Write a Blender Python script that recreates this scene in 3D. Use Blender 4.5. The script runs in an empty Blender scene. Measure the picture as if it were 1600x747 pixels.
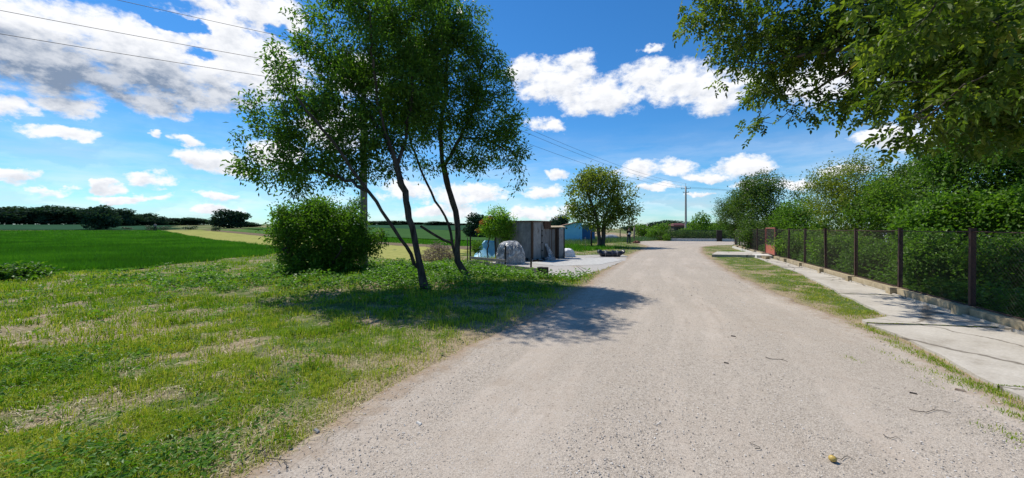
import bpy, math, random
import numpy as np
from mathutils import Vector

R = math.radians
random.seed(7)
rng = np.random.default_rng(11)
scene = bpy.context.scene
COL = scene.collection

# ------------------------------------------------------------------ camera
F, CH, HZ = 590.0, 1.6, 357.0            # focal length in photo pixels, eye height, horizon row
cam_d = bpy.data.cameras.new('camera')
cam_d.sensor_width = 36; cam_d.lens = F / 1600 * 36
cam_d.shift_y = -(373.5 - HZ) / 1600
cam_d.clip_start = 0.05; cam_d.clip_end = 9000
cam = bpy.data.objects.new('camera', cam_d); COL.objects.link(cam)
cam.location = (0, 0, CH); cam.rotation_euler = (R(90), 0, 0)
scene.camera = cam

# ------------------------------------------------------------------ light
SUN_EL = R(58.0)
SUN_TO = Vector((-0.74, 0.67, 0)).normalized() * math.cos(SUN_EL) + Vector((0, 0, math.sin(SUN_EL)))
sun_d = bpy.data.lights.new('sun', 'SUN'); sun_d.energy = 4.8; sun_d.angle = R(0.53); sun_d.color = (1.0, 0.945, 0.845)
sun = bpy.data.objects.new('sun', sun_d); COL.objects.link(sun)
sun.rotation_euler = SUN_TO.to_track_quat('Z', 'Y').to_euler(); sun.location = (0, 0, 30)

world = bpy.data.worlds.new('World'); scene.world = world; world.use_nodes = True
wt = world.node_tree; wt.nodes.clear()
def wn(t, **k):
    n = wt.nodes.new(t)
    for a, b in k.items(): setattr(n, a, b)
    return n
def link(a, b): wt.links.new(a, b)
def wmath(op, a, b=None, clamp=False):
    n = wn('ShaderNodeMath', operation=op, use_clamp=clamp)
    for i, v in enumerate((a, b)):
        if v is None: continue
        if isinstance(v, (int, float)): n.inputs[i].default_value = v
        else: link(v, n.inputs[i])
    return n.outputs[0]
sky = wn('ShaderNodeTexSky', sky_type='NISHITA', sun_disc=False, sun_elevation=SUN_EL,
         sun_rotation=math.atan2(SUN_TO.x, SUN_TO.y), altitude=150, air_density=1.0, dust_density=0.1, ozone_density=3.0)
hsv = wn('ShaderNodeHueSaturation'); hsv.inputs['Hue'].default_value = 0.497; hsv.inputs['Saturation'].default_value = 1.22; hsv.inputs['Value'].default_value = 1.0
link(sky.outputs[0], hsv.inputs['Color'])
bg_sky = wn('ShaderNodeBackground'); bg_sky.inputs['Strength'].default_value = 0.108
tint = wn('ShaderNodeMixRGB', blend_type='MULTIPLY'); tint.inputs[0].default_value = 1; link(hsv.outputs[0], tint.inputs[1]); tint.inputs[2].default_value = (.58, .95, 1.18, 1)
link(tint.outputs[0], bg_sky.inputs['Color'])
geo = wn('ShaderNodeTexCoord')
sep = wn('ShaderNodeSeparateXYZ'); link(geo.outputs['Generated'], sep.inputs[0])
az = wmath('ARCTAN2', sep.outputs[0], sep.outputs[1]); el = wmath('ARCSINE', sep.outputs[2])
P0 = wn('ShaderNodeCombineXYZ'); link(az, P0.inputs[0]); link(el, P0.inputs[1])
# domain warp so cloud outlines are puffy
def wnoise(vec, scale, detail, rough, vscale=(1, 1, 1), off=(0, 0, 0)):
    m = wn('ShaderNodeMapping'); link(vec, m.inputs[0]); m.inputs['Scale'].default_value = vscale; m.inputs['Location'].default_value = off
    n = wn('ShaderNodeTexNoise'); n.noise_dimensions = '3D'
    n.inputs['Scale'].default_value = scale; n.inputs['Detail'].default_value = detail; n.inputs['Roughness'].default_value = rough
    link(m.outputs[0], n.inputs['Vector'])
    return n
warp = wnoise(P0.outputs[0], 9.0, 2, .5, (1, 1.5, 1))
ws = wn('ShaderNodeVectorMath', operation='SUBTRACT'); link(warp.outputs['Color'], ws.inputs[0]); ws.inputs[1].default_value = (.5, .5, .5)
wm = wn('ShaderNodeVectorMath', operation='MULTIPLY_ADD'); link(ws.outputs[0], wm.inputs[0]); wm.inputs[1].default_value = (.10, .05, 0); link(P0.outputs[0], wm.inputs[2])
warp2 = wnoise(P0.outputs[0], 34.0, 4, .6, (1, 1.4, 1), (3, 1, 0))
ws2 = wn('ShaderNodeVectorMath', operation='SUBTRACT'); link(warp2.outputs['Color'], ws2.inputs[0]); ws2.inputs[1].default_value = (.5, .5, .5)
wa = wn('ShaderNodeVectorMath', operation='MULTIPLY_ADD'); link(ws2.outputs[0], wa.inputs[0]); wa.inputs[1].default_value = (.055, .030, 0); link(wm.outputs[0], wa.inputs[2])
P = wa.outputs[0]
# (px, py, rx, ry) of each cloud heap as seen from here, turned into azimuth and elevation
CLOUDS = [(260,90,210,52),(60,95,150,62),(190,110,130,52),(40,30,130,55),(150,60,120,60),(290,130,110,45),(400,95,110,62),(355,55,90,50),(420,15,70,40),(330,5,70,20),
 (240,165,70,22),(300,150,60,26),(15,168,42,26),(92,205,56,12),(245,212,14,10),(292,222,34,11),(345,255,72,20),(430,240,70,26),(348,306,30,7),(520,200,60,40),(560,120,50,40),
 (22,278,44,17),(80,299,34,7),(160,292,36,9),(245,288,42,13),(200,310,68,8),(350,327,40,11),(100,160,60,20),
 (640,300,50,18),(740,305,66,20),(700,330,70,12),(820,110,40,24),(870,130,72,36),(935,145,95,36),(905,100,34,20),(1010,115,46,26),(1065,130,74,36),(1120,145,80,34),(855,197,38,12),
 (1016,75,26,7),(873,272,24,11),(1005,266,56,15),(1060,262,44,15),(1150,257,74,19),(1190,262,40,14),(1110,276,60,9),(1022,294,40,8),(1092,307,30,5),(1160,287,44,9),
 (845,302,34,13),(835,332,70,12),(1400,210,72,17),(1430,225,70,14),(1312,268,52,13),(1420,262,70,20),(1240,285,50,12),(1540,180,60,20),(712,16,9,9),(1280,130,90,40)]
HOLES = [(268,38,50,16,1.6),(325,88,34,9,.9),(440,45,20,12,1.0)]
def azel(px, py):
    a = math.atan((px - 800) / F); e = math.atan((HZ - py) / F * math.cos(a)); return a, e
def blob(px, py, rx, ry, prev=None):
    a, e = azel(px, py)
    a1, _ = azel(px + rx, py); _, e1 = azel(px, py - ry)
    src = P
    if prev is not None:                   # each heap is worked out after the one before it, so the shader stack stays small
        ch = wn('ShaderNodeVectorMath', operation='MULTIPLY_ADD'); link(prev, ch.inputs[0]); ch.inputs[1].default_value = (1e-7, 1e-7, 0); link(P, ch.inputs[2]); src = ch.outputs[0]
    m = wn('ShaderNodeVectorMath', operation='MULTIPLY_ADD'); link(src, m.inputs[0])
    sx, sy = 1 / (a1 - a), 1 / (e1 - e); m.inputs[1].default_value = (sx, sy, 0); m.inputs[2].default_value = (-a * sx, -e * sy, 0)
    d = wn('ShaderNodeVectorMath', operation='DOT_PRODUCT'); link(m.outputs[0], d.inputs[0]); link(m.outputs[0], d.inputs[1])
    return wmath('SUBTRACT', 1.0, d.outputs['Value']), m.outputs[0]
M1 = M2 = None
for c in CLOUDS:
    v, q = blob(*c, prev=M2)
    y = wn('ShaderNodeVectorMath', operation='DOT_PRODUCT'); link(q, y.inputs[0]); y.inputs[1].default_value = (0, 1.1, 0)
    v2 = wmath('SUBTRACT', v, y.outputs['Value'])
    if M1 is None: M1, M2 = v, v2
    else: M1 = wmath('SMOOTH_MAX', M1, v); M1.node.inputs[2].default_value = .25; M2 = wmath('SMOOTH_MAX', M2, v2); M2.node.inputs[2].default_value = .25
for h in HOLES:
    v, q = blob(*h[:4], prev=M1)
    M1 = wmath('SUBTRACT', M1, wmath('MULTIPLY', wmath('MAXIMUM', v, 0.0), h[4]))
n1 = wnoise(P0.outputs[0], 15, 9, .66, (1, 1.6, 1)).outputs['Fac']
n1b = wnoise(P0.outputs[0], 15, 6, .6, (1, 1.6, 1), (-.012, .022, 0)).outputs['Fac']      # the same noise a step toward the sun
M1c = wmath('MAXIMUM', M1, -2.0)
dens_raw = wmath('ADD', wmath('MULTIPLY', M1c, .62), wmath('MULTIPLY', wmath('SUBTRACT', n1, .5), 2.1))
mr = wn('ShaderNodeMapRange'); mr.interpolation_type = 'SMOOTHSTEP'; link(dens_raw, mr.inputs[0])
mr.inputs[1].default_value = -.12; mr.inputs[2].default_value = .50
dens = mr.outputs[0]
# grey bellies: low in a heap and thick
belly = wmath('SUBTRACT', M2, M1)
sh = wmath('ADD', wmath('MULTIPLY', belly, .40), wmath('MULTIPLY', wmath('SUBTRACT', n1b, n1), 2.4))
sh = wmath('ADD', sh, wmath('MULTIPLY', wmath('MINIMUM', wmath('MAXIMUM', dens_raw, 0.0), 1.0), .5))
msh = wn('ShaderNodeMapRange'); msh.interpolation_type = 'SMOOTHSTEP'; link(sh, msh.inputs[0]); msh.inputs[1].default_value = .05; msh.inputs[2].default_value = .95
# the broad cloud at the upper left is the thick one
v, q = blob(140, 122, 330, 66, prev=M1)
thick = wmath('MULTIPLY', wmath('MAXIMUM', v, 0.0), 1.2)
shf = wmath('ADD', wmath('MULTIPLY', msh.outputs[0], .38), wmath('MULTIPLY', thick, wmath('ADD', .42, wmath('MULTIPLY', msh.outputs[0], .42))), clamp=True)
cc = wn('ShaderNodeMixRGB'); link(shf, cc.inputs[0]); cc.inputs[1].default_value = (.92, .93, .96, 1); cc.inputs[2].default_value = (.22, .29, .41, 1)
bg_c = wn('ShaderNodeBackground'); link(cc.outputs[0], bg_c.inputs['Color']); bg_c.inputs['Strength'].default_value = 1.0
# thin bright veil low over the horizon
v_h = wn('ShaderNodeMapRange'); link(el, v_h.inputs[0]); v_h.inputs[1].default_value = .26; v_h.inputs[2].default_value = 0.0; v_h.inputs[3].default_value = 0; v_h.inputs[4].default_value = 1
veil_n = wnoise(P0.outputs[0], 5, 5, .6, (1, 5, 1))
veil = wmath('MULTIPLY', v_h.outputs[0], wmath('MULTIPLY', wmath('SUBTRACT', veil_n.outputs['Fac'], .34), 1.9), clamp=True)
front = wmath('GREATER_THAN', sep.outputs[2], -.02)
fac = wmath('MULTIPLY', wmath('MAXIMUM', dens, veil), front)
mixw = wn('ShaderNodeMixShader'); link(fac, mixw.inputs[0]); link(bg_sky.outputs[0], mixw.inputs[1]); link(bg_c.outputs[0], mixw.inputs[2])
wo = wn('ShaderNodeOutputWorld'); link(mixw.outputs[0], wo.inputs[0])

scene.view_settings.view_transform = 'Standard'; scene.view_settings.look = 'None'
scene.view_settings.gamma = 1; scene.view_settings.use_curve_mapping = False
scene.view_settings.exposure = 0.15
scene.render.engine = 'CYCLES'
scene.cycles.max_bounces = 8; scene.cycles.diffuse_bounces = 5; scene.cycles.transparent_max_bounces = 12
scene.cycles.sample_clamp_indirect = 6

# ------------------------------------------------------------------ helpers
def W(px, py, Y):                         # a point of the place, from where it was measured and its distance
    return np.array([(px - 800) / F * Y, Y, CH + (HZ - py) / F * Y])
def G(px, py):
    Y = F * CH / (py - HZ); return np.array([(px - 800) / F * Y, Y])

def vnoise(x, y, seed=0):
    xi = np.floor(x).astype(np.int64); yi = np.floor(y).astype(np.int64)
    xf = x - xi; yf = y - yi
    def h(a, b):
        n = (a * 374761393 + b * 668265263 + seed * 1442695041) & 0x7fffffff
        n = ((n ^ (n >> 13)) * 1274126177) & 0x7fffffff
        return ((n ^ (n >> 16)) & 0xffff) / 65535.0
    u = xf * xf * (3 - 2 * xf); v = yf * yf * (3 - 2 * yf)
    return (h(xi, yi) * (1 - u) + h(xi + 1, yi) * u) * (1 - v) + (h(xi, yi + 1) * (1 - u) + h(xi + 1, yi + 1) * u) * v
def fbm(x, y, s=1.0, o=4, seed=0):
    x = np.asarray(x, float) * s; y = np.asarray(y, float) * s
    r = 0; a = .5; t = 0
    for i in range(o):
        r = r + a * vnoise(x, y, seed + i * 17); t += a; a *= .5; x = x * 2.03 + 3.1; y = y * 2.03 + 7.7
    return r / t
def sstep(a, b, x):
    t = np.clip((np.asarray(x, float) - a) / (b - a), 0, 1); return t * t * (3 - 2 * t)

def mesh_np(name, verts, quads=None, tris=None, attrs=None, smooth=False):
    me = bpy.data.meshes.new(name)
    verts = np.asarray(verts, np.float32).reshape(-1, 3)
    quads = np.zeros((0, 4), np.int32) if quads is None else np.asarray(quads, np.int32).reshape(-1, 4)
    tris = np.zeros((0, 3), np.int32) if tris is None else np.asarray(tris, np.int32).reshape(-1, 3)
    nq, nt = len(quads), len(tris)
    me.vertices.add(len(verts)); me.vertices.foreach_set('co', verts.ravel())
    me.loops.add(nq * 4 + nt * 3); me.loops.foreach_set('vertex_index', np.concatenate([quads.ravel(), tris.ravel()]))
    me.polygons.add(nq + nt)
    me.polygons.foreach_set('loop_start', np.concatenate([np.arange(nq) * 4, nq * 4 + np.arange(nt) * 3]).astype(np.int32))
    me.polygons.foreach_set('loop_total', np.concatenate([np.full(nq, 4), np.full(nt, 3)]).astype(np.int32))
    me.polygons.foreach_set('use_smooth', np.full(nq + nt, smooth))
    for k, (dom, v) in (attrs or {}).items():
        a = me.attributes.new(k, 'FLOAT', dom); a.data.foreach_set('value', np.asarray(v, np.float32))
    me.update(calc_edges=True); me.validate()
    return me
def obj(name, me, m=None, parent=None, loc=None):
    o = bpy.data.objects.new(name, me); COL.objects.link(o)
    if m is not None and me is not None and not me.materials: me.materials.append(m)
    if parent: o.parent = parent
    if loc is not None: o.location = loc
    return o
def tag(o, label, cat, group=None):
    o['label'] = label; o['category'] = cat
    if group: o['group'] = group
    return o
def thing(name, label, cat, loc=(0, 0, 0), rz=0, group=None):
    o = bpy.data.objects.new(name, None); COL.objects.link(o); o.location = loc; o.rotation_euler = (0, 0, rz)
    o.empty_display_size = .2
    return tag(o, label, cat, group)
def kind(o, k): o['kind'] = k; return o
def copy_thing(src, loc, rz, sc, label, group=None):
    r = src.copy(); COL.objects.link(r); r.location = loc; r.rotation_euler = (0, 0, rz)
    r.scale = sc if hasattr(sc, '__len__') else (sc, sc, sc); r['label'] = label
    if group: r['group'] = group
    for ch in src.children:
        c = ch.copy(); COL.objects.link(c); c.parent = r
    return r

class MB:                                  # collects boxes, prisms and tubes into one mesh
    def __init__(s): s.v = []; s.q = []; s.t = []; s.n = 0
    def add(s, v, q=(), t=()):
        v = np.asarray(v, float).reshape(-1, 3)
        s.v.append(v)
        if len(q): s.q.append(np.asarray(q) + s.n)
        if len(t): s.t.append(np.asarray(t) + s.n)
        s.n += len(v)
    def box(s, c, size, rz=0, bev=0.0, tilt=(0, 0)):
        hx, hy, hz = [a / 2 for a in size]
        v = np.array([[x, y, z] for z in (-hz, hz) for y in (-hy, hy) for x in (-hx, hx)])
        v[:, 0] += tilt[0] * v[:, 2]; v[:, 1] += tilt[1] * v[:, 2]
        ca, sa = math.cos(rz), math.sin(rz)
        v = np.c_[v[:, 0] * ca - v[:, 1] * sa, v[:, 0] * sa + v[:, 1] * ca, v[:, 2]] + np.array(c)
        s.add(v, [[0, 2, 3, 1], [4, 5, 7, 6], [0, 1, 5, 4], [2, 6, 7, 3], [0, 4, 6, 2], [1, 3, 7, 5]])
    def prism(s, base, h, top=None):       # base: list of (x,y,z) ring counter-clockwise; raised by h or joined to top ring
        b = np.array(base, float); t = np.array(top, float) if top is not None else b + [0, 0, h]
        n = len(b); s.add(np.r_[b, t], [[i, (i + 1) % n, n + (i + 1) % n, n + i] for i in range(n)])
        if n == 4: s.q.append(np.array([[3, 2, 1, 0], [4, 5, 6, 7]]) + s.n - 8)
        else:
            s.t.append(np.array([[0, i + 1, i] for i in range(1, n - 1)] + [[n, n + i, n + i + 1] for i in range(1, n - 1)]) + s.n - 2 * n)
    def tube(s, pts, rad, sides=6, cap=True):
        v, q = tube_np(np.array(pts, float), np.broadcast_to(rad, (len(pts),)), sides)
        if cap:
            n = len(v); t = [[0, (i + 1) % sides, i] for i in range(1, sides)][:-1] + [[n - sides, n - sides + i, n - sides + (i + 1)] for i in range(1, sides - 1)]
            s.add(v, q, t)
        else: s.add(v, q)
    def build(s, name, m, parent=None, smooth=False, loc=None, attrs=None):
        q = np.concatenate(s.q) if s.q else None; t = np.concatenate(s.t) if s.t else None
        return obj(name, mesh_np(name, np.concatenate(s.v), q, t, smooth=smooth, attrs=attrs), m, parent, loc)
def tube_np(pts, rad, sides, knob=0.0):
    n = len(pts)
    d = np.gradient(pts, axis=0); d /= np.linalg.norm(d, axis=1)[:, None] + 1e-9
    ref = np.where(np.abs(d[:, 2:3]) > .9, np.array([[1., 0, 0]]), np.array([[0, 0, 1.]]))
    if np.abs(d[:, 2]).max() > .85: ref = np.tile(np.array([[0.97, .22, 0.05]]), (n, 1))
    else: ref = np.tile(np.array([[0, 0, 1.]]), (n, 1))
    a = np.cross(d, ref); a /= np.linalg.norm(a, axis=1)[:, None] + 1e-9
    b = np.cross(d, a)
    th = np.arange(sides) / sides * 2 * np.pi
    rr = np.asarray(rad, float)[:, None] * np.ones((1, sides))
    if knob: rr = rr * (1 + knob * (rng.random((n, sides)) - .5))
    v = pts[:, None, :] + (a[:, None, :] * np.cos(th)[None, :, None] + b[:, None, :] * np.sin(th)[None, :, None]) * rr[:, :, None]
    i = np.arange(n - 1)[:, None] * sides; j = np.arange(sides)[None]; k = (j + 1) % sides
    q = np.stack([i + j, i + k, i + sides + k, i + sides + j], -1).reshape(-1, 4)
    return v.reshape(-1, 3), q

# ------------------------------------------------------------------ materials
def newmat(name):
    m = bpy.data.materials.new(name); m.use_nodes = True; t = m.node_tree; t.nodes.clear()
    return m, t
def N(t, ty, ins=None, **k):
    n = t.nodes.new(ty)
    for a, b in k.items(): setattr(n, a, b)
    for i, v in (ins or {}).items():
        if hasattr(v, 'is_output') or hasattr(v, 'links'): t.links.new(v, n.inputs[i])
        else: n.inputs[i].default_value = v
    return n
def ramp(t, fac, stops):
    n = t.nodes.new('ShaderNodeValToRGB'); t.links.new(fac, n.inputs[0])
    e = n.color_ramp.elements
    while len(e) < len(stops): e.new(.5)
    for x, (p, c) in zip(e, stops): x.position = p; x.color = (*c, 1) if len(c) == 3 else c
    return n.outputs[0]
def mixc(t, f, a, b, mode='MIX'):
    n = t.nodes.new('ShaderNodeMixRGB'); n.blend_type = mode
    for i, v in enumerate((f, a, b)):
        if hasattr(v, 'links'): t.links.new(v, n.inputs[i])
        elif isinstance(v, (int, float)): n.inputs[i].default_value = v
        else: n.inputs[i].default_value = (*v, 1)
    return n.outputs[0]
def mth(t, op, a, b=0.0, clamp=False):
    n = t.nodes.new('ShaderNodeMath'); n.operation = op; n.use_clamp = clamp
    for i, v in enumerate((a, b)):
        if hasattr(v, 'links'): t.links.new(v, n.inputs[i])
        else: n.inputs[i].default_value = v
    return n.outputs[0]
def noise(t, vec, scale, detail=4, rough=.55):
    n = t.nodes.new('ShaderNodeTexNoise'); n.inputs['Scale'].default_value = scale; n.inputs['Detail'].default_value = detail; n.inputs['Roughness'].default_value = rough
    if vec is not None: t.links.new(vec, n.inputs['Vector'])
    return n.outputs['Fac']
def obco(t): return t.nodes.new('ShaderNodeTexCoord').outputs['Object']
def finish(t, col, rough=.9, bump=None, bs=.3, bd=.01, spec=.3, metal=0):
    p = t.nodes.new('ShaderNodeBsdfPrincipled')
    if hasattr(col, 'links'): t.links.new(col, p.inputs['Base Color'])
    else: p.inputs['Base Color'].default_value = (*col, 1)
    if hasattr(rough, 'links'): t.links.new(rough, p.inputs['Roughness'])
    else: p.inputs['Roughness'].default_value = rough
    p.inputs['Specular IOR Level'].default_value = spec; p.inputs['Metallic'].default_value = metal
    if bump is not None:
        b = t.nodes.new('ShaderNodeBump'); b.inputs['Strength'].default_value = bs; b.inputs['Distance'].default_value = bd
        t.links.new(bump, b.inputs['Height']); t.links.new(b.outputs[0], p.inputs['Normal'])
    o = t.nodes.new('ShaderNodeOutputMaterial'); t.links.new(p.outputs[0], o.inputs[0])
    return p
def mottled(name, c1, c2, scale=6, rough=.85, bs=.3, bd=.01, spec=.3, metal=0, stretch=(1, 1, 1), c3=None, s3=1.5, t3=(.55, .7)):
    m, t = newmat(name); v = obco(t)
    mp = N(t, 'ShaderNodeMapping', {0: v}); mp.inputs['Scale'].default_value = stretch
    f = noise(t, mp.outputs[0], scale, 6, .62)
    c = ramp(t, f, [(.3, c1), (.7, c2)])
    if c3 is not None:
        g = noise(t, mp.outputs[0], s3, 5, .6); c = mixc(t, ramp(t, g, [(t3[0], (0, 0, 0)), (t3[1], (1, 1, 1))]), c, c3)
    finish(t, c, rough, f, bs, bd, spec, metal)
    return m
def leafmat(name, stops, tr=.4, rough=.5, spec=.35, trcol=1.25):
    m, t = newmat(name)
    a = N(t, 'ShaderNodeAttribute', attribute_name='rnd')
    v = obco(t); n = noise(t, v, 1.3, 3, .6)
    f = mth(t, 'ADD', mth(t, 'MULTIPLY', a.outputs['Fac'], .65), mth(t, 'MULTIPLY', n, .5))
    f = mth(t, 'SUBTRACT', f, .08)
    c = ramp(t, f, stops)
    p = t.nodes.new('ShaderNodeBsdfPrincipled'); t.links.new(c, p.inputs['Base Color'])
    p.inputs['Roughness'].default_value = rough; p.inputs['Specular IOR Level'].default_value = spec
    tb = t.nodes.new('ShaderNodeBsdfTranslucent')
    cc = mixc(t, 1.0, c, (trcol * 1.05, trcol * 1.15, trcol * .45), 'MULTIPLY'); t.links.new(cc, tb.inputs[0])
    mx = t.nodes.new('ShaderNodeMixShader'); mx.inputs[0].default_value = tr
    t.links.new(p.outputs[0], mx.inputs[1]); t.links.new(tb.outputs[0], mx.inputs[2])
    o = t.nodes.new('ShaderNodeOutputMaterial'); t.links.new(mx.outputs[0], o.inputs[0])
    return m

M = {}
M['bark'] = mottled('bark', (.022, .018, .014), (.11, .09, .072), 11, .95, 1.0, .05, .1, stretch=(1, 1, .25))
M['bark_grey'] = mottled('bark_grey', (.05, .042, .034), (.14, .12, .1), 10, .95, .7, .03, .15, stretch=(1, 1, .25))
M['twig'] = mottled('twig', (.16, .11, .075), (.40, .31, .23), 9, .95)
M['leaf_main'] = leafmat('leaf_main', [(0.1, (0.044, 0.097, 0.014)), (0.5, (0.074, 0.165, 0.020)), (0.9, (0.159, 0.272, 0.031))], 0.5)
M['leaf_bush'] = leafmat('leaf_bush', [(0.1, (0.042, 0.091, 0.010)), (0.5, (0.077, 0.172, 0.015)), (0.95, (0.178, 0.323, 0.024))], 0.46)
M['leaf_walnut'] = leafmat('leaf_walnut', [(0.1, (0.031, 0.062, 0.009)), (0.45, (0.068, 0.120, 0.013)), (0.8, (0.185, 0.240, 0.028)), (1, (0.350, 0.163, 0.056))], 0.5)
M['leaf_fresh'] = leafmat('leaf_fresh', [(0.1, (0.057, 0.126, 0.016)), (0.5, (0.098, 0.200, 0.020)), (0.95, (0.172, 0.294, 0.035))], 0.5)
M['leaf_walnut_far'] = leafmat('leaf_walnut_far', [(0.1, (0.090, 0.127, 0.022)), (0.5, (0.169, 0.219, 0.030)), (0.95, (0.290, 0.323, 0.060))], 0.5)
M['leaf_hedge'] = leafmat('leaf_hedge', [(0.1, (0.052, 0.111, 0.018)), (0.5, (0.108, 0.209, 0.025)), (0.95, (0.236, 0.366, 0.044))], 0.48)
M['leaf_conifer'] = leafmat('leaf_conifer', [(0.1, (0.043, 0.085, 0.018)), (0.5, (0.079, 0.144, 0.024)), (0.95, (0.129, 0.207, 0.033))], 0.4)
M['leaf_lime'] = leafmat('leaf_lime', [(.1, (.10, .20, .02)), (.5, (.17, .33, .03)), (.95, (.30, .45, .06))], .52)
M['leaf_red'] = leafmat('leaf_red', [(.1, (.25, .07, .03)), (.5, (.4, .14, .05)), (.95, (.3, .22, .06))], .4)
M['leaf_far'] = leafmat('leaf_far', [(0.1, (0.020, 0.048, 0.033)), (0.5, (0.033, 0.071, 0.045)), (0.95, (0.055, 0.103, 0.057))], .2, .8, .05)
M['leaf_far_green'] = leafmat('leaf_far_green', [(.1, (.02, .05, .02)), (.5, (.03, .075, .024)), (.95, (.055, .11, .03))], .2)
M['grass'] = leafmat('grass', [(0.05, (0.076, 0.139, 0.010)), (0.35, (0.159, 0.272, 0.016)), (0.62, (0.267, 0.375, 0.026)), (0.84, (0.458, 0.435, 0.080)), (0.97, (0.712, 0.593, 0.270))], 0.38, .6, .12, 1.15)
M['straw'] = leafmat('straw', [(.1, (.22, .16, .09)), (.5, (.42, .34, .19)), (.95, (.55, .48, .3))], .15)
M['crop'] = leafmat('crop', [(0.1, (0.037, 0.115, 0.010)), (0.5, (0.060, 0.190, 0.014)), (0.95, (0.115, 0.276, 0.022))], .34, .7, .08)
M['tallgrass'] = leafmat('tallgrass', [(.1, (.06, .12, .05)), (.5, (.10, .18, .07)), (.95, (.20, .28, .12))], .3)
M['weed'] = leafmat('weed', [(0.1, (0.054, 0.123, 0.014)), (0.5, (0.102, 0.224, 0.020)), (0.95, (0.180, 0.314, 0.040))], 0.42)
M['grey_sheet'] = mottled('grey_sheet', (.14, .14, .14), (.29, .285, .27), 5, .9, .3, .01, c3=(.095, .088, .08), s3=2.6, t3=(.5, .66), stretch=(1, 1, .5))
M['grey_sheet_light'] = mottled('grey_sheet_light', (.24, .24, .235), (.36, .355, .34), 5, .9, .25, .01, c3=(.15, .14, .13), s3=2.2)
M['brown_wood'] = mottled('brown_wood', (.05, .03, .02), (.13, .075, .045), 9, .9, .4, .01, stretch=(1, 1, .15))
M['old_wood'] = mottled('old_wood', (.16, .14, .12), (.30, .27, .23), 9, .9, .4, .01, stretch=(.15, 1, 1))
M['dark_post'] = mottled('dark_post', (.018, .014, .012), (.05, .04, .034), 9, .9)
M['rust'] = mottled('rust', (.03, .018, .014), (.075, .036, .026), 12, .75, .3, .005, c3=(.035, .02, .018), s3=4)
M['rust_red'] = mottled('rust_red', (.30, .075, .045), (.42, .12, .07), 8, .7, .2, .003)
M['gate_frame'] = mottled('gate_frame', (.22, .07, .055), (.34, .12, .09), 8, .7, .2, .003)
M['wire'] = mottled('wire', (.035, .03, .026), (.09, .075, .06), 20, .6, .1, .001, metal=.3)
M['cable'] = mottled('cable', (.03, .03, .035), (.05, .05, .055), 3, .7)
M['kerb'] = mottled('kerb', (.30, .235, .14), (.46, .38, .25), 7, .95, .5, .01, c3=(.2, .17, .12), s3=3)
M['white_kerb'] = mottled('white_kerb', (.48, .45, .40), (.66, .63, .57), 5, .9)
M['pole'] = mottled('pole', (.32, .29, .26), (.46, .43, .39), 7, .9, .4, .01, stretch=(1, 1, .3))
M['pole_old'] = mottled('pole_old', (.16, .13, .10), (.30, .25, .2), 7, .9, .5, .01, stretch=(1, 1, .3))
M['ceramic'] = mottled('ceramic', (.5, .5, .48), (.65, .64, .6), 5, .3)
M['blue_tarp'] = mottled('blue_tarp', (.20, .52, .74), (.34, .64, .80), 4, .45, .3, .02)
M['blue_wall'] = mottled('blue_wall', (.22, .60, .86), (.30, .70, .92), 2, .7, .1, .01)
M['blue_shaded'] = mottled('blue_shaded', (.03, .12, .28), (.05, .17, .36), 2, .7)  # the hut's blue, darkened to paint the shade on its side face
M['plastic'] = mottled('plastic', (.26, .265, .28), (.50, .50, .50), 5, .35, .9, .06, .5, stretch=(1, 1, .35), c3=(.17, .17, .18), s3=3)
m, t = newmat('film'); v = obco(t)
mp = N(t, 'ShaderNodeMapping', {0: v}); mp.inputs['Scale'].default_value = (1, 1, .45); mp.inputs['Rotation'].default_value = (.3, .25, 0)
l1 = mth(t, 'ABSOLUTE', mth(t, 'SUBTRACT', noise(t, mp.outputs[0], 3.2, 4, .6), .5)); l2 = mth(t, 'ABSOLUTE', mth(t, 'SUBTRACT', noise(t, mp.outputs[0], 7.5, 3, .6), .5))
ln = mth(t, 'MAXIMUM', ramp(t, l1, [(.0, (1, 1, 1)), (.05, (0, 0, 0))]), ramp(t, l2, [(.0, (.7, .7, .7)), (.035, (0, 0, 0))]))  # white fold lines painted into the colour, for sheen and film opacity
c = mixc(t, ln, ramp(t, noise(t, v, 2.2, 4, .6), [(.35, (.13, .13, .14)), (.65, (.36, .36, .37))]), (.78, .78, .78))
finish(t, c, .35, ln, .8, .05, .5); M['film'] = m
M['plastic_grey'] = mottled('plastic_grey', (.25, .25, .26), (.42, .41, .41), 7, .45, .6, .03, .5)
M['white_bag'] = mottled('white_bag', (.66, .67, .68), (.84, .84, .84), 5, .6, .4, .02)
M['black_plastic'] = mottled('black_plastic', (.012, .012, .016), (.035, .035, .045), 6, .35, .6, .02, .5)
M['roof_edge'] = mottled('roof_edge', (.14, .075, .05), (.25, .15, .1), 6, .9)
M['roof_red'] = mottled('roof_red', (.09, .03, .035), (.13, .04, .045), 2, .9)
M['railing'] = mottled('railing', (.012, .03, .022), (.03, .055, .04), 5, .6)
M['brick_red'] = mottled('brick_red', (.12, .055, .04), (.2, .09, .065), 8, .9)
M['greenhouse'] = mottled('greenhouse', (.40, .50, .62), (.58, .66, .76), 1.5, .35, .1, .01, .5)
M['skin'] = mottled('skin', (.42, .25, .17), (.5, .31, .22), 8, .6)
M['cloth_dark'] = mottled('cloth_dark', (.012, .013, .02), (.028, .028, .038), 12, .9)
M['cloth_blue'] = mottled('cloth_blue', (.02, .025, .045), (.035, .045, .075), 12, .9)
M['cloth_mauve'] = mottled('cloth_mauve', (.22, .18, .24), (.32, .27, .33), 12, .9)
M['hair'] = mottled('hair', (.012, .009, .007), (.03, .022, .016), 30, .7)
M['paper'] = mottled('paper', (.6, .6, .58), (.75, .75, .72), 5, .7)
M['stone'] = None
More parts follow.
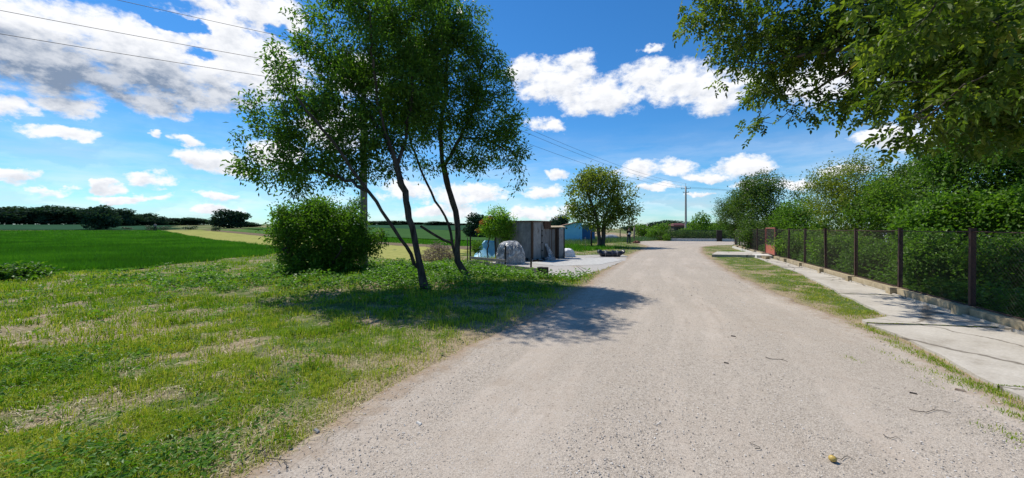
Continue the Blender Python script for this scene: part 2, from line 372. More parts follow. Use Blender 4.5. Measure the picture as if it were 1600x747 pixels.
M['apple'] = mottled('apple', (.42, .28, .06), (.52, .38, .12), 12, .4, c3=(.3, .16, .04), s3=20)

# ------------------------------------------------------------------ plan of the place (metres; x right, y forward)
def interp_pts(pts):
    pts = sorted(pts); ys = [p[0] for p in pts]; xs = [p[1] for p in pts]
    return lambda y: np.interp(y, ys, xs)
def gl(*pp): return [(float(G(*p)[1]), float(G(*p)[0])) for p in pp]
ROAD_L = interp_pts([(-40, -16), (-6, -3.9), (0, -2.35)] + gl((370, 747), (500, 680), (600, 610), (700, 560), (790, 510), (880, 470), (930, 435), (962, 413), (990, 395), (1012, 386)) + [(36, 12.6), (42, 13.6), (47.5, 15.4)])
ROAD_R = interp_pts([(-40, -8), (-6, 2.2), (0, 3.15)] + gl((1600, 694), (1480, 594), (1400, 543), (1340, 510), (1250, 473), (1150, 428), (1112, 405), (1096, 391)) + [(33.5, 17.0), (35.5, 19.0), (37.2, 24), (38, 27), (47.5, 27)])
_RR = ROAD_R
_WL = interp_pts([(-6, 1.2), (2, 4.05), (3.52, 4.78), (5.6, 5.72), (6.35, 5.95)])
ROAD_R = lambda y: np.where(y < 6.1, np.minimum(_WL(y) - .04, _RR(y) + .6), _RR(y) + .2 * sstep(8.5, 6.2, y))
def road_d(x, y):                          # >0 outside the road, metres to its nearest edge
    return np.maximum(ROAD_L(y) - x, x - ROAD_R(y))
FX = lambda y: 5.34 + .427 * y             # the line of the fence posts
FA = math.atan2(.427, 1)                    # its bearing
WALK_L = interp_pts([(-6, 1.2), (2, 4.05), (3.52, 4.78), (5.6, 5.72), (6.35, 5.95), (6.7, 6.7), (9.6, 8.2), (13.3, 10.15), (20.6, 13.25)])
WALK_R = lambda y: FX(y) - .20
def in_walk(x, y): return (y > -6) & (y < 20.9) & (x > WALK_L(y)) & (x < WALK_R(y))
def inpoly(x, y, poly):
    x = np.asarray(x); y = np.asarray(y); c = np.zeros(x.shape, bool); n = len(poly)
    for i in range(n):
        x1, y1 = poly[i]; x2, y2 = poly[(i + 1) % n]
        if y1 == y2: continue
        t = ((y1 > y) != (y2 > y)) & (x < (x2 - x1) * (y - y1) / (y2 - y1) + x1)
        c ^= t
    return c
YARD = [tuple(G(*p)) for p in ((770, 421), (838, 433), (905, 433), (945, 420), (972, 409), (985, 403), (970, 397), (900, 399), (880, 402), (790, 404), (765, 410))]
PAD = [tuple(G(*p)) for p in ((822, 411), (868, 416), (935, 414), (972, 407), (958, 403), (890, 404), (868, 406))]
CROP = [(-150, 8), (-40, 10.2), (-17.6, 12.7), (-15.2, 15), (-14.4, 19), (-14.8, 24), (-17.5, 29.6), (-98, 105), (-180, 100)]
DV = np.array([-.73, .683]); NV = np.array([.683, .73])
def cval(x, y): return x * NV[0] + y * NV[1]
def hgt(x, y):
    x = np.asarray(x, float); y = np.asarray(y, float)
    left = sstep(60, -60, x - .2 * y)
    h = left * (sstep(45, 110, y) * 1.0 + np.clip((y - 100) / 130, 0, 1) * 3.0)
    return h
def und(x, y):
    d = road_d(x, y)
    dw = np.where((y < 21.5) & (x > WALK_L(y) - .6) & (x < FX(y) + .8), 0.0, 1.0)
    dy_ = np.where(inpoly(x, y, YARD), 0.0, 1.0)
    k = sstep(.25, 2.2, d) * dw * dy_ * (y > -4)
    bank = .16 * np.exp(-(((x + 3.6) / 3.6) ** 2 + ((y - 11.5) / 2.8) ** 2))
    return k * ((fbm(x, y, .55, 3, 5) - .45) * .16 + (fbm(x, y, 3, 3, 9) - .5) * .05 + bank) * sstep(60, 20, np.hypot(x, y))
def gz(x, y): return hgt(x, y) + und(x, y) - .02 * sstep(.12, -.1, road_d(x, y))

# ---- ground, one sheet to the horizon
def axis(fine_a, fine_b, st, lo, hi, grow=1.09):
    a = list(np.arange(fine_a, fine_b, st)); s = st; v = a[-1]
    while v < hi: s *= grow; v += s; a.append(v)
    s = st; v = a[0]; b = []
    while v > lo: s *= grow; v -= s; b.append(v)
    return np.array(b[::-1] + a)
xs = axis(-11, 12, .09, -3000, 3000); ys = axis(1.2, 16, .09, -120, 4500)
XX, YY = np.meshgrid(xs, ys)
ZZ = gz(XX, YY)
nx, ny = len(xs), len(ys)
i, j = np.meshgrid(np.arange(nx - 1), np.arange(ny - 1)); k = (j * nx + i).ravel()
quads = np.stack([k, k + 1, k + nx + 1, k + nx], -1)
def dry_fn(x, y):
    d = road_d(x, y)
    edge = sstep(.85, .0, d - (fbm(x, y, 1.3, 3, 3) - .5) * 1.1) * (x < ROAD_L(y) + .5)
    edge2 = sstep(.5, .0, d - (fbm(x, y, 1.3, 3, 3) - .5) * .9)
    patch = sstep(.52, .68, fbm(x * 1.0, y * 1.4, 1.1, 5, 21)) * .75 + sstep(.54, .66, fbm(x, y, 4.5, 3, 23)) * .5
    nr_ = np.where((x > ROAD_R(y)) & (y < 7), .95, 0)
    return np.clip(np.maximum(np.maximum(np.maximum(edge, edge2), patch), nr_), 0, 1)
dry = dry_fn(XX, YY)
shade = sstep(9.5, 0, np.hypot(XX + 2, (YY - 10) * 1.4)) * .5
me = mesh_np('ground', np.stack([XX, YY, ZZ], -1).reshape(-1, 3), quads, attrs={'dry': ('POINT', dry.ravel())}, smooth=True)
m, t = newmat('ground'); v = obco(t)
a = N(t, 'ShaderNodeAttribute', attribute_name='dry').outputs['Fac']
nA = noise(t, v, 2.2, 6, .65); nB = noise(t, v, 55, 4, .75); nC = noise(t, v, .35, 4, .6)
green = ramp(t, mth(t, 'ADD', mth(t, 'MULTIPLY', nB, .6), mth(t, 'MULTIPLY', nC, .4)), [(.3, (.045, .075, .016)), (.5, (.08, .125, .024)), (.68, (.12, .15, .04))])
soil = ramp(t, nB, [(.32, (.12, .085, .05)), (.5, (.29, .225, .14)), (.66, (.46, .38, .24))])
f = mth(t, 'ADD', mth(t, 'MULTIPLY', a, 1.0), mth(t, 'MULTIPLY', mth(t, 'SUBTRACT', nA, .5), 1.1), True)
c = mixc(t, f, green, soil)
finish(t, c, .95, nB, .6, .02, .1)
ground = kind(obj('ground', me, m), 'structure')

def sheet(name, xs, ys, z, mat, label=None, keep=None, attrs=None):
    X, Y = np.meshgrid(xs, ys); nx, ny = len(xs), len(ys)
    i, j = np.meshgrid(np.arange(nx - 1), np.arange(ny - 1)); k = (j * nx + i).ravel()
    q = np.stack([k, k + 1, k + nx + 1, k + nx], -1)
    if keep is not None:
        cx = (X[:-1, :-1] + X[1:, 1:]) / 2; cy = (Y[:-1, :-1] + Y[1:, 1:]) / 2
        q = q[keep(cx, cy).ravel()]
    return kind(obj(name, mesh_np(name, np.stack([X, Y, z(X, Y)], -1).reshape(-1, 3), q, smooth=True), mat), 'structure')

# ---- road: rows across, ragged edges
ys_r = axis(1.0, 14, .05, -40, 47.5, 1.05); ys_r = np.r_[ys_r[ys_r < 47.5], 47.5]
us = np.linspace(0, 1, 60)
yl = ys_r
el_ = ROAD_L(yl) + (fbm(yl, yl * 0 + 3.3, 1.2, 5, 31) - .5) * .42 * sstep(-3, 2, yl)
er_ = ROAD_R(yl) + (fbm(yl, yl * 0 + 8.3, 1.6, 5, 33) - .5) * .55
RX = el_[:, None] + (er_ - el_)[:, None] * us[None]
RY = np.repeat(yl[:, None], 60, 1)
U = np.repeat(us[None], len(yl), 0)
rz = .010 - .004 * np.cos(U * 2 * np.pi * 2) + (fbm(RX, RY, 1.5, 3, 41) - .5) * .012
rz[:, 0] = -.01; rz[:, -1] = -.01
rz += hgt(RX, RY)
nx, ny = 60, len(yl); i, j = np.meshgrid(np.arange(nx - 1), np.arange(ny - 1)); k = (j * nx + i).ravel()
edge_d = np.minimum(RX - el_[:, None], er_[:, None] - RX)
me = mesh_np('gravel_road', np.stack([RX, RY, rz], -1).reshape(-1, 3), np.stack([k, k + 1, k + nx + 1, k + nx], -1),
             attrs={'u': ('POINT', U.ravel()), 'edge': ('POINT', edge_d.ravel())}, smooth=True)
m, t = newmat('gravel'); v = obco(t)
uu = N(t, 'ShaderNodeAttribute', attribute_name='u').outputs['Fac']; ed = N(t, 'ShaderNodeAttribute', attribute_name='edge').outputs['Fac']
big = noise(t, v, .55, 5, .6); mid = noise(t, v, 5, 5, .65); fine = noise(t, v, 70, 3, .75)
vo = N(t, 'ShaderNodeTexVoronoi', {'Vector': v, 'Scale': 105.0}); vo2 = N(t, 'ShaderNodeTexVoronoi', {'Vector': v, 'Scale': 46.0})
# lengthwise bands: compacted tracks smooth and pale, loose gravel between
comb = N(t, 'ShaderNodeCombineXYZ', {0: mth(t, 'MULTIPLY', uu, 5.0), 1: 0.0, 2: 0.0})
sp = N(t, 'ShaderNodeSeparateXYZ', {0: v})
t.links.new(mth(t, 'MULTIPLY', sp.outputs[1], .12), comb.inputs[1])
band = noise(t, comb.outputs[0], 1.6, 5, .65)
loose = ramp(t, mth(t, 'ADD', mth(t, 'MULTIPLY', band, .85), mth(t, 'MULTIPLY', mid, .25)), [(.46, (0, 0, 0)), (.60, (1, 1, 1))])
base = ramp(t, mth(t, 'ADD', mth(t, 'MULTIPLY', mid, .5), mth(t, 'MULTIPLY', big, .5)), [(.32, (.34, .282, .225)), (.5, (.42, .36, .298)), (.68, (.49, .43, .365))])
peb = ramp(t, vo.outputs['Color'], [(.05, (.15, .13, .11)), (.35, (.345, .295, .24)), (.85, (.475, .42, .355))])
peb2 = ramp(t, vo2.outputs['Color'], [(.06, (.15, .13, .11)), (.3, (.35, .30, .245)), (.9, (.475, .42, .355))])
comb2 = N(t, 'ShaderNodeCombineXYZ', {0: mth(t, 'MULTIPLY', uu, 24.0), 1: 0.0, 2: 0.0}); t.links.new(mth(t, 'MULTIPLY', sp.outputs[1], .22), comb2.inputs[1])
streak = noise(t, comb2.outputs[0], 1.3, 5, .7)
base = mixc(t, .75, base, ramp(t, streak, [(.30, (.80, .79, .77)), (.50, (1, 1, 1)), (.7, (1.06, 1.06, 1.06))]), 'MULTIPLY')
c = mixc(t, mth(t, 'MULTIPLY', loose, .72), base, peb)
c = mixc(t, mth(t, 'MULTIPLY', loose, .28), c, peb2)
c = mixc(t, .95, c, ramp(t, fine, [(.28, (.50, .48, .46)), (.47, (1, 1, 1)), (.72, (1.16, 1.16, 1.16))]), 'MULTIPLY')
spots = noise(t, v, 33, 3, .6)
c = mixc(t, ramp(t, spots, [(.64, (0, 0, 0)), (.70, (.75, .75, .75))]), c, (.14, .12, .10))
en = mth(t, 'ADD', ed, mth(t, 'MULTIPLY', mth(t, 'SUBTRACT', mid, .5), .9))
c = mixc(t, ramp(t, en, [(.0, (.9, .9, .9)), (.40, (0, 0, 0))]), c, (.29, .21, .14))
hb = mth(t, 'ADD', mth(t, 'MULTIPLY', vo.outputs['Distance'], mth(t, 'ADD', .35, loose)), mth(t, 'ADD', fine, mth(t, 'MULTIPLY', mid, 1.5)))
trk = mth(t, 'SUBTRACT', ed, mth(t, 'ADD', .30, mth(t, 'MULTIPLY', mth(t, 'SUBTRACT', big, .5), .5)))
pulse = mth(t, 'MULTIPLY', mth(t, 'LESS_THAN', mth(t, 'ABSOLUTE', mth(t, 'SUBTRACT', mth(t, 'ABSOLUTE', trk), .035)), .008), mth(t, 'LESS_THAN', uu, .4))
c = mixc(t, mth(t, 'MULTIPLY', pulse, .35), c, (.22, .18, .14))
finish(t, c, .95, hb, .4, .012, .15)
road = kind(obj('gravel_road', me, m), 'structure')
M['gravel'] = m

# ---- concrete pavement
m, t = newmat('concrete'); v = obco(t)
n1_ = noise(t, v, 1.1, 6, .6); n2_ = noise(t, v, 30, 4, .7); n3_ = noise(t, v, 4.5, 6, .7)
c = ramp(t, mth(t, 'ADD', mth(t, 'MULTIPLY', n1_, .55), mth(t, 'MULTIPLY', n3_, .45)), [(.3, (.30, .262, .21)), (.47, (.44, .40, .34)), (.68, (.54, .50, .435))])
c = mixc(t, .6, c, ramp(t, n2_, [(.3, (.72, .7, .68)), (.6, (1.05, 1.05, 1.05))]), 'MULTIPLY')
vc = N(t, 'ShaderNodeTexVoronoi', feature='DISTANCE_TO_EDGE'); mp = N(t, 'ShaderNodeVectorMath', {0: v, 1: (0, 0, 0)}, operation='ADD')
nn = N(t, 'ShaderNodeTexNoise', {'Vector': v, 'Scale': 2.5, 'Detail': 5.0}); sc_ = N(t, 'ShaderNodeVectorMath', {0: nn.outputs['Color'], 1: (.6, .6, 0)}, operation='MULTIPLY')
t.links.new(sc_.outputs[0], mp.inputs[1]); t.links.new(mp.outputs[0], vc.inputs['Vector']); vc.inputs['Scale'].default_value = .42
c = mixc(t, ramp(t, vc.outputs['Distance'], [(.0, (.8, .8, .8)), (.006, (.8, .8, .8)), (.012, (0, 0, 0))]), c, (.12, .10, .075))
finish(t, c, .9, mth(t, 'ADD', n2_, mth(t, 'MULTIPLY', n3_, 2)), .35, .01, .2)
M['concrete'] = m
b = MB()
edges = [-5.0, -2.0, 1.2, 3.6, 6.1, 8.9, 12.0, 15.1, 18.0, 20.75]
round_seam = lambda y: min(edges, key=lambda q: abs(q - y))
for a_, b_ in zip(edges[:-1], edges[1:]):
    n = max(2, int((b_ - a_) / .12)); yy = np.linspace(a_ + .015, b_ - .012, n + 1)
    for y0, y1 in zip(yy[:-1], yy[1:]):
        r = []
        for y_ in (y0, y1):
            jag = (vnoise(np.array([y_ * 3.0]), np.array([1.5]), 3)[0] - .5) * .10
            sk = lambda w: .55 * w
            xl, xr = float(WALK_L(y_)) + jag, float(WALK_R(y_))
            r.append((xl, xr, y_))
        if y0 == yy[0]: pass
        ww = np.linspace(0, 1, 13)
        for w0, w1 in zip(ww[:-1], ww[1:]):
            def pt(rr, w, z):
                e_ = min(1, max(0, .6 - abs(rr[2] - round_seam(rr[2]))) / .6); return (rr[0] + (rr[1] - rr[0]) * w, rr[2] + e_ * (.30 * (.5 - w) + .05 * (vnoise(np.array([w * 7.0 + round_seam(rr[2])]), np.array([2.2]), 5)[0] - .5)), z + .012 * math.sin(a_ * 3.1))
            zt = .045
            b.add([pt(r[0], w0, zt), pt(r[0], w1, zt), pt(r[1], w1, zt), pt(r[1], w0, zt)], [[0, 1, 2, 3]])
        b.add([pt(r[0], 0, -.05), pt(r[0], 0, zt), pt(r[1], 0, zt), pt(r[1], 0, -.05)], [[0, 1, 2, 3]])
    for yy_, s_ in ((yy[0], 0), (yy[-1], 1)):
        xl, xr = float(WALK_L(yy_)), float(WALK_R(yy_))
        zz = .045 + .012 * math.sin(a_ * 3.1)
        b.add([(xl, yy_, -.05), (xr, yy_, -.05), (xr, yy_, zz), (xl, yy_, zz)], [[0, 1, 2, 3]])
kind(b.build('pavement', M['concrete']), 'structure')
# the long crack between two slabs that runs out to the right
# crossing slab to the gate
b = MB(); p = [G(1112, 401.5), G(1203, 403), G(1203, 397.0), G(1120, 396.5)]
b.prism([(q[0], q[1], -.03) for q in p], .17)
kind(b.build('path', M['concrete']), 'structure')

# ---- yard and pad
def flat_poly(name, poly, z, mat, ragged=.1):
    P_ = []
    n = len(poly)
    for i_ in range(n):
        a_ = np.array(poly[i_]); b_ = np.array(poly[(i_ + 1) % n]); L = np.linalg.norm(b_ - a_); m_ = max(2, int(L / .15))
        for s_ in range(m_):
            p_ = a_ + (b_ - a_) * s_ / m_; q_ = (rng.random(2) - .5) * ragged; P_.append(p_ + q_)
    P_ = np.array(P_); c_ = P_.mean(0)
    v_ = np.c_[np.r_[P_, [c_]], np.full(len(P_) + 1, z)]; nn_ = len(P_)
    o = obj(name, mesh_np(name, v_, tris=[[i_, (i_ + 1) % nn_, nn_] for i_ in range(nn_)]), mat); return kind(o, 'structure')
M['yard'] = mottled('yard', (.30, .28, .255), (.44, .415, .38), 12, .95, .6, .02, c3=(.36, .31, .24), s3=.9)
M['pad'] = mottled('pad', (.36, .35, .33), (.50, .49, .46), 5, .9, .2, .01)
flat_poly('gravel_yard', YARD, .006, M['yard'], .16)
flat_poly('concrete_pad', PAD, .014, M['pad'], .05)

# ---- field strips, far away on the left
def strip(name, c0, c1, mat, t0=8, t1=140, z=.02, x_max=-3.0):
    ts = np.r_[np.arange(t0, 60, 1.0), np.arange(60, t1 + 1, 4.0)]; cs = np.linspace(c0, c1, 14)
    T, Cc = np.meshgrid(ts, cs)
    jag = (fbm(T, Cc * 0 + c0, .5, 3, 77) - .5) * .5
    Cj = Cc + jag
    X = DV[0] * T + NV[0] * Cj; Y = DV[1] * T + NV[1] * Cj
    nx, ny = len(ts), len(cs); i, j = np.meshgrid(np.arange(nx - 1), np.arange(ny - 1)); k = (j * nx + i).ravel()
    q_ = np.stack([k, k + nx, k + nx + 1, k + 1], -1); q_ = q_[(X[:-1, :-1].ravel() < x_max)]
    return kind(obj(name, mesh_np(name, np.stack([X, Y, gz(X, Y) + z], -1).reshape(-1, 3), q_, smooth=True), mat), 'structure')
M['mown'] = mottled('mown', (.20, .22, .06), (.36, .34, .12), 3, .95, c3=(.16, .20, .05), s3=.35, spec=0.0)
M['tilled'] = mottled('tilled', (.12, .095, .065), (.2, .16, .11), 3, .95, spec=0.0)
M['beds'] = mottled('beds', (.05, .11, .03), (.10, .18, .05), 1.2, .95, spec=0.0)
M['field_far'] = mottled('field_far', (.022, .062, .036), (.036, .085, .045), .15, .95, spec=0.0)
M['field_mid'] = mottled('field_mid', (.035, .085, .028), (.055, .115, .038), .4, .95, spec=0.0)
strip('mown_field', 10.0, 18.2, M['mown'], 9)
strip('tilled_field', 18.3, 21.5, M['tilled'], 12)
strip('vegetable_field', 21.6, 29, M['beds'], 14, x_max=-1.5)
strip('cereal_field', 29.1, 62, M['field_mid'], 16, 150, .22, x_max=0.5)
# far dark field beyond
xs_ = np.arange(-620, 10, 10.0); ys_ = np.arange(106, 420, 6.0)
sheet('far_field', xs_, ys_, lambda x, y: gz(x, y) + .12, M['field_far'], keep=lambda x, y: (cval(x, y) > 62) | (x < -.9 * y))

# ------------------------------------------------------------------ leaves, blades
def unit(v): return v / (np.linalg.norm(v, axis=-1, keepdims=True) + 1e-9)
def leaves_mesh(name, pos, dirs, nrm, L, Wd, rnd=None, six=False, fold=.25):
    n = len(pos); dirs = unit(dirs); side = unit(np.cross(dirs, nrm)); up = np.cross(side, dirs)
    L = np.broadcast_to(L, (n,))[:, None]; Wd = np.broadcast_to(Wd, (n,))[:, None]
    if rnd is None: rnd = rng.random(n)
    if not six:
        v = np.stack([pos, pos + dirs * L * .5 + side * Wd * .5 + up * Wd * fold, pos + dirs * L - up * L * .08, pos + dirs * L * .5 - side * Wd * .5 + up * Wd * fold], 1)
        q = np.arange(n * 4).reshape(n, 4)
        return mesh_np(name, v.reshape(-1, 3), q, attrs={'rnd': ('FACE', rnd)})
    v = np.stack([pos, pos + dirs * L * .3 + side * Wd * .45 + up * Wd * fold, pos + dirs * L * .68 + side * Wd * .42 + up * Wd * fold * .7, pos + dirs * L - up * L * .12,
                  pos + dirs * L * .68 - side * Wd * .42 + up * Wd * fold * .7, pos + dirs * L * .3 - side * Wd * .45 + up * Wd * fold], 1)
    b_ = np.arange(n)[:, None] * 6
    q = np.concatenate([b_ + [0, 1, 2, 3], b_ + [0, 3, 4, 5]], 0)
    return mesh_np(name, v.reshape(-1, 3), q, attrs={'rnd': ('FACE', np.r_[rnd, rnd])})
def ell_sample(blobs, n, shell=.45):
    vol = np.array([b_[3] * b_[4] * b_[5] * (b_[6] if len(b_) > 6 else 1) for b_ in blobs]) ** .8; idx = rng.choice(len(blobs), n, p=vol / vol.sum())
    B = np.array([b_[:6] for b_ in blobs])[idx]
    u = unit(rng.normal(size=(n, 3))); r = rng.random(n) ** (1 / 3.0) * (1 - shell) + shell * rng.random(n) ** .2
    r = np.clip(r, 0, 1)
    return B[:, :3] + u * r[:, None] * B[:, 3:6]

def grow(stems, tips, step=.22, zmin=1.2, jit=.05, near=None, drop=.15):
    """stems: list of (points, parent stem index or None). Returns nodes, parents, node index of each tip path."""
    pos = []; par = []; attach = []
    stem_nodes = []
    for pts, pi in stems:
        pts = np.array(pts, float); seg = []
        for a_, b_ in zip(pts[:-1], pts[1:]):
            k_ = max(1, int(np.linalg.norm(b_ - a_) / step))
            for s_ in range(k_): seg.append(a_ + (b_ - a_) * s_ / k_)
        seg.append(pts[-1]); seg = np.array(seg)
        if len(seg) > 4:
            w = seg.copy(); w[1:-1] = (seg[:-2] + 2 * seg[1:-1] + seg[2:]) / 4; seg = w
            seg[1:-1] += rng.normal(size=(len(seg) - 2, 3)) * jit * .35
        start = 0
        if pi is None: p_ = -1
        else:
            c_ = np.array([pos[q_] for q_ in stem_nodes[pi]]); p_ = stem_nodes[pi][int(np.argmin(np.linalg.norm(c_ - seg[0], axis=1)))]; start = 1
        ids = []
        for s_ in seg[start:]:
            pos.append(s_); par.append(p_); p_ = len(pos) - 1; ids.append(p_)
        stem_nodes.append(ids)
    ns = len(pos)
    cap = ns + len(tips) * 40
    A = np.zeros((cap, 3)); A[:ns] = pos; n = ns
    ok = np.zeros(cap, bool); ok[:ns] = A[:ns, 2] > zmin
    if not ok[:ns].any(): ok[:ns] = True
    d0 = np.array([np.min(np.linalg.norm(A[:ns][ok[:ns]] - tp, axis=1)) for tp in tips])
    paths = []
    for ti in np.argsort(d0):
        tp = tips[ti]; dv = A[:n] - tp; d = np.linalg.norm(dv, axis=1)
        d = d + np.where(dv[:, 2] > 0, dv[:, 2] * .5, 0)       # prefer rising from below
        d[~ok[:n]] = 1e9
        s_ = int(np.argmin(d)); a_ = A[s_].copy(); L = np.linalg.norm(tp - a_); k_ = int(min(30, max(2, L / step)))
        pd = unit(a_ - A[par[s_]]) if par[s_] >= 0 else np.array([0, 0, 1.])
        c1 = a_ + pd * L * .3 + np.array([0, 0, .10 * L]); p_ = s_; ids = []
        for q_ in range(1, k_ + 1):
            u_ = q_ / k_; x_ = (1 - u_) ** 2 * a_ + 2 * u_ * (1 - u_) * c1 + u_ ** 2 * tp + rng.normal(size=3) * jit * (0 if q_ == k_ else 1) * min(1, L)
            x_[2] -= drop * L * u_ * u_ * .3
            A[n] = x_; par.append(p_); ok[n] = x_[2] > zmin * .6; p_ = n; ids.append(n); n += 1
        paths.append(ids)
    return A[:n], np.array(par), paths, ns
def skeleton_mesh(name, A, par, r_tip, r_base, sides=6, expo=.5, mat=None, parent=None, flare=True, min_r=0.0, ns=0, smin=0.0):
    n = len(A); cnt = np.zeros(n); nch = np.zeros(n, int)
    for i_ in range(n):
        if par[i_] >= 0: nch[par[i_]] += 1
    cnt[nch == 0] = 1
    for i_ in range(n - 1, -1, -1):
        if par[i_] >= 0: cnt[par[i_]] += cnt[i_]
    mx = cnt.max(); e_ = math.log(r_base / r_tip) / math.log(max(2, mx)); rad = r_tip * cnt ** e_
    if ns and smin: rad[:ns] = np.maximum(rad[:ns], smin * (1 - .8 * np.clip(A[:ns, 2] / 7.5, 0, 1)))
    ch = [[] for _ in range(n)]
    for i_ in range(n):
        if par[i_] >= 0: ch[par[i_]].append(i_)
    V = []; Q = []; off = 0
    stack = [(i_, -1) for i_ in range(n) if par[i_] < 0]
    while stack:
        s_, p_ = stack.pop(); chain = ([p_] if p_ >= 0 else []) + [s_]; c_ = s_
        while ch[c_]:
            o_ = sorted(ch[c_], key=lambda z: -cnt[z]); nxt = o_[0]
            for w in o_[1:]: stack.append((w, c_))
            chain.append(nxt); c_ = nxt
        pts = A[chain]; rr = rad[chain].copy()
        if p_ >= 0: rr[0] = rr[1] if len(rr) > 1 else rr[0]
        elif flare:
            z0 = pts[0, 2]; rr *= 1 + .55 * np.exp(-(pts[:, 2] - z0) / .13)
        if len(pts) < 2: continue
        sd = sides if rr.max() > .02 else (4 if rr.max() > .008 else 3)
        v_, q_ = tube_np(pts, rr, sd, .16 if rr.max() > .03 else 0); V.append(v_); Q.append(q_ + off); off += len(v_)
    return obj(name, mesh_np(name, np.concatenate(V), np.concatenate(Q), smooth=True), mat, parent)
def tip_leaves(A, paths, per, spread, L, Wd, last=5, droop=.35, updn=1.0, sun=True, lvar=.35, extra_dir=None):
    P_ = []; D_ = []
    for ids in paths:
        ids = ids[-last:]; a_ = A[ids]
        k_ = rng.integers(0, len(ids), per)
        base = a_[k_] + rng.normal(size=(per, 3)) * spread
        ax = a_[-1] - a_[0]; ax = ax / (np.linalg.norm(ax) + 1e-6)
        dd = rng.normal(size=(per, 3)) * .8 + ax * .7 + (base - a_[k_]) / max(spread, 1e-3) * .35; dd[:, 2] -= droop
        P_.append(base); D_.append(dd)
    P_ = np.concatenate(P_); D_ = np.concatenate(D_); n = len(P_)
    nr = rng.normal(size=(n, 3)) * .65; nr[:, 2] += updn
    return P_, D_, nr, L * (1 + lvar * (rng.random(n) * 2 - 1)), Wd * (1 + lvar * (rng.random(n) * 2 - 1))
def rel(arr, o): return np.asarray(arr) - np.array(o)

def build_tree(name, label, cat, base, stems, blobs, ntips, per, spread, L, Wd, mat, bark, r_tip, r_base, shell=.45, six=False,
               droop=.35, zmin=1.2, group=None, last=5, step=.22, jit=.05, sides=8, updn=1.0, tips=None, trunk_name='trunk'):
    o = thing(name, label, cat, base, group=group)
    b3 = np.array(base, float)
    if tips is None: tips = ell_sample(blobs, ntips, shell)
    A, par, paths, ns = grow(stems, tips, step, zmin, jit)
    A = A - b3
    skeleton_mesh(trunk_name, A, par, r_tip, r_base, sides, mat=bark, parent=o, ns=ns, smin=.048 if name == 'leaning_tree' else 0)
    me = leaves_mesh('crown', *tip_leaves(A, paths, per, spread, L, Wd, last, droop, updn), six=six)
    obj('crown', me, mat, o)
    return o, A, par, paths

# ------------------------------------------------------------------ the two leaning trees on the left verge
def gp(px, py): g = G(px, py); return np.array([g[0], g[1], float(gz(g[0], g[1])) - .03])
b1 = gp(666, 458); Y1 = b1[1]
stems1 = [([b1, W(658, 424, Y1), W(650, 385, Y1 + .05), W(640, 340, Y1 + .1), W(630, 300, Y1 + .2), W(621, 262, Y1 + .3), W(604, 215, Y1 + .3), W(590, 160, Y1 + .2), W(582, 95, Y1), W(578, 20, Y1 - .1)], None),
          ([W(655, 427, Y1), W(634, 385, Y1 - .3), W(606, 342, Y1 - .6), W(577, 300, Y1 - .8), W(548, 262, Y1 - 1.0), W(515, 215, Y1 - 1.2), W(470, 160, Y1 - 1.3)], 0),
          ([W(621, 262, Y1 + .3), W(636, 205, Y1 + .8), W(645, 140, Y1 + 1.1), W(640, 60, Y1 + 1.2)], 0),
          ([W(604, 215, Y1 + .3), W(572, 175, Y1 + .9), W(540, 120, Y1 + 1.4)], 0),
          ([W(577, 300, Y1 - .8), W(540, 280, Y1 - .3), W(480, 262, Y1 + .1), W(420, 250, Y1 + .2)], 1)]
bl1 = []
def B_(px, py, Y, rx, ry, rz, w=1): Y = Y + .45; ry *= .72; p_ = W(px, py, Y); bl1.append((p_[0], p_[1], p_[2], rx, ry, rz, w))
B_(560, 60, 9.5, 1.7, 1.7, 1.3, 1.3); B_(600, -20, 9.4, 1.5, 1.6, 1.2); B_(485, 110, 9.0, 1.15, 1.3, .85); B_(450, 175, 8.9, 1.15, 1.3, .75); B_(430, 250, 9.1, 1.0, 1.1, .6, .8)
B_(520, 200, 9.2, 1.5, 1.6, 1.0, 1.3); B_(500, 262, 9.0, 1.1, 1.3, .5, 1.0); B_(620, 140, 9.9, 1.4, 1.5, 1.3, 1.2); B_(560, 150, 10.2, 1.5, 1.4, 1.1); B_(640, 40, 10.2, 1.2, 1.2, 1.2)
B_(395, 268, 9.0, .5, .6, .22, .8); B_(600, 250, 9.6, .7, .8, .45, .5); B_(455, 285, 9.0, .8, .9, .3, 1.0); B_(640, 215, 9.8, .8, .9, .6, .9); B_(560, 225, 9.6, 1.0, 1.1, .7, 1.1); B_(590, 275, 9.5, .7, .8, .28, .5); B_(650, 150, 10.0, .9, 1.0, .8, .9); B_(420, 215, 9.0, .8, .9, .5, .7)
t1, *_ = build_tree('leaning_tree', 'slender dark-barked tree forking low down beside the road, with the wider crown', 'tree', tuple(b1), stems1, bl1,
           980, 44, .115, .115, .045, M['leaf_main'], M['bark'], .0038, .088, zmin=3.0, shell=.35, last=6, group='leaning trees on the verge')
b2 = gp(730, 437); Y2 = b2[1]
stems2 = [([b2, W(713, 408, Y2), W(706, 380, Y2), W(702, 350, Y2), W(688, 325, Y2), W(668, 290, Y2 - .1), W(652, 250, Y2 - .2), W(640, 215, Y2 - .3), W(632, 150, Y2 - .3)], None),
          ([W(712, 402, Y2), W(717, 372, Y2 + .1), W(715, 345, Y2 + .2), W(704, 305, Y2 + .3), W(692, 262, Y2 + .3), W(688, 200, Y2 + .3), W(698, 130, Y2 + .3), W(700, 50, Y2 + .2)], 0),
          ([W(692, 262, Y2 + .3), W(720, 215, Y2 + .1), W(745, 160, Y2), W(755, 90, Y2)], 1),
          ([W(704, 384, Y2), W(682, 368, Y2 - .2), W(657, 353, Y2 - .35)], 0),
          ([W(720, 215, Y2 + .1), W(760, 215, Y2 - .3), W(790, 235, Y2 - .5)], 2)]
bl1 = []
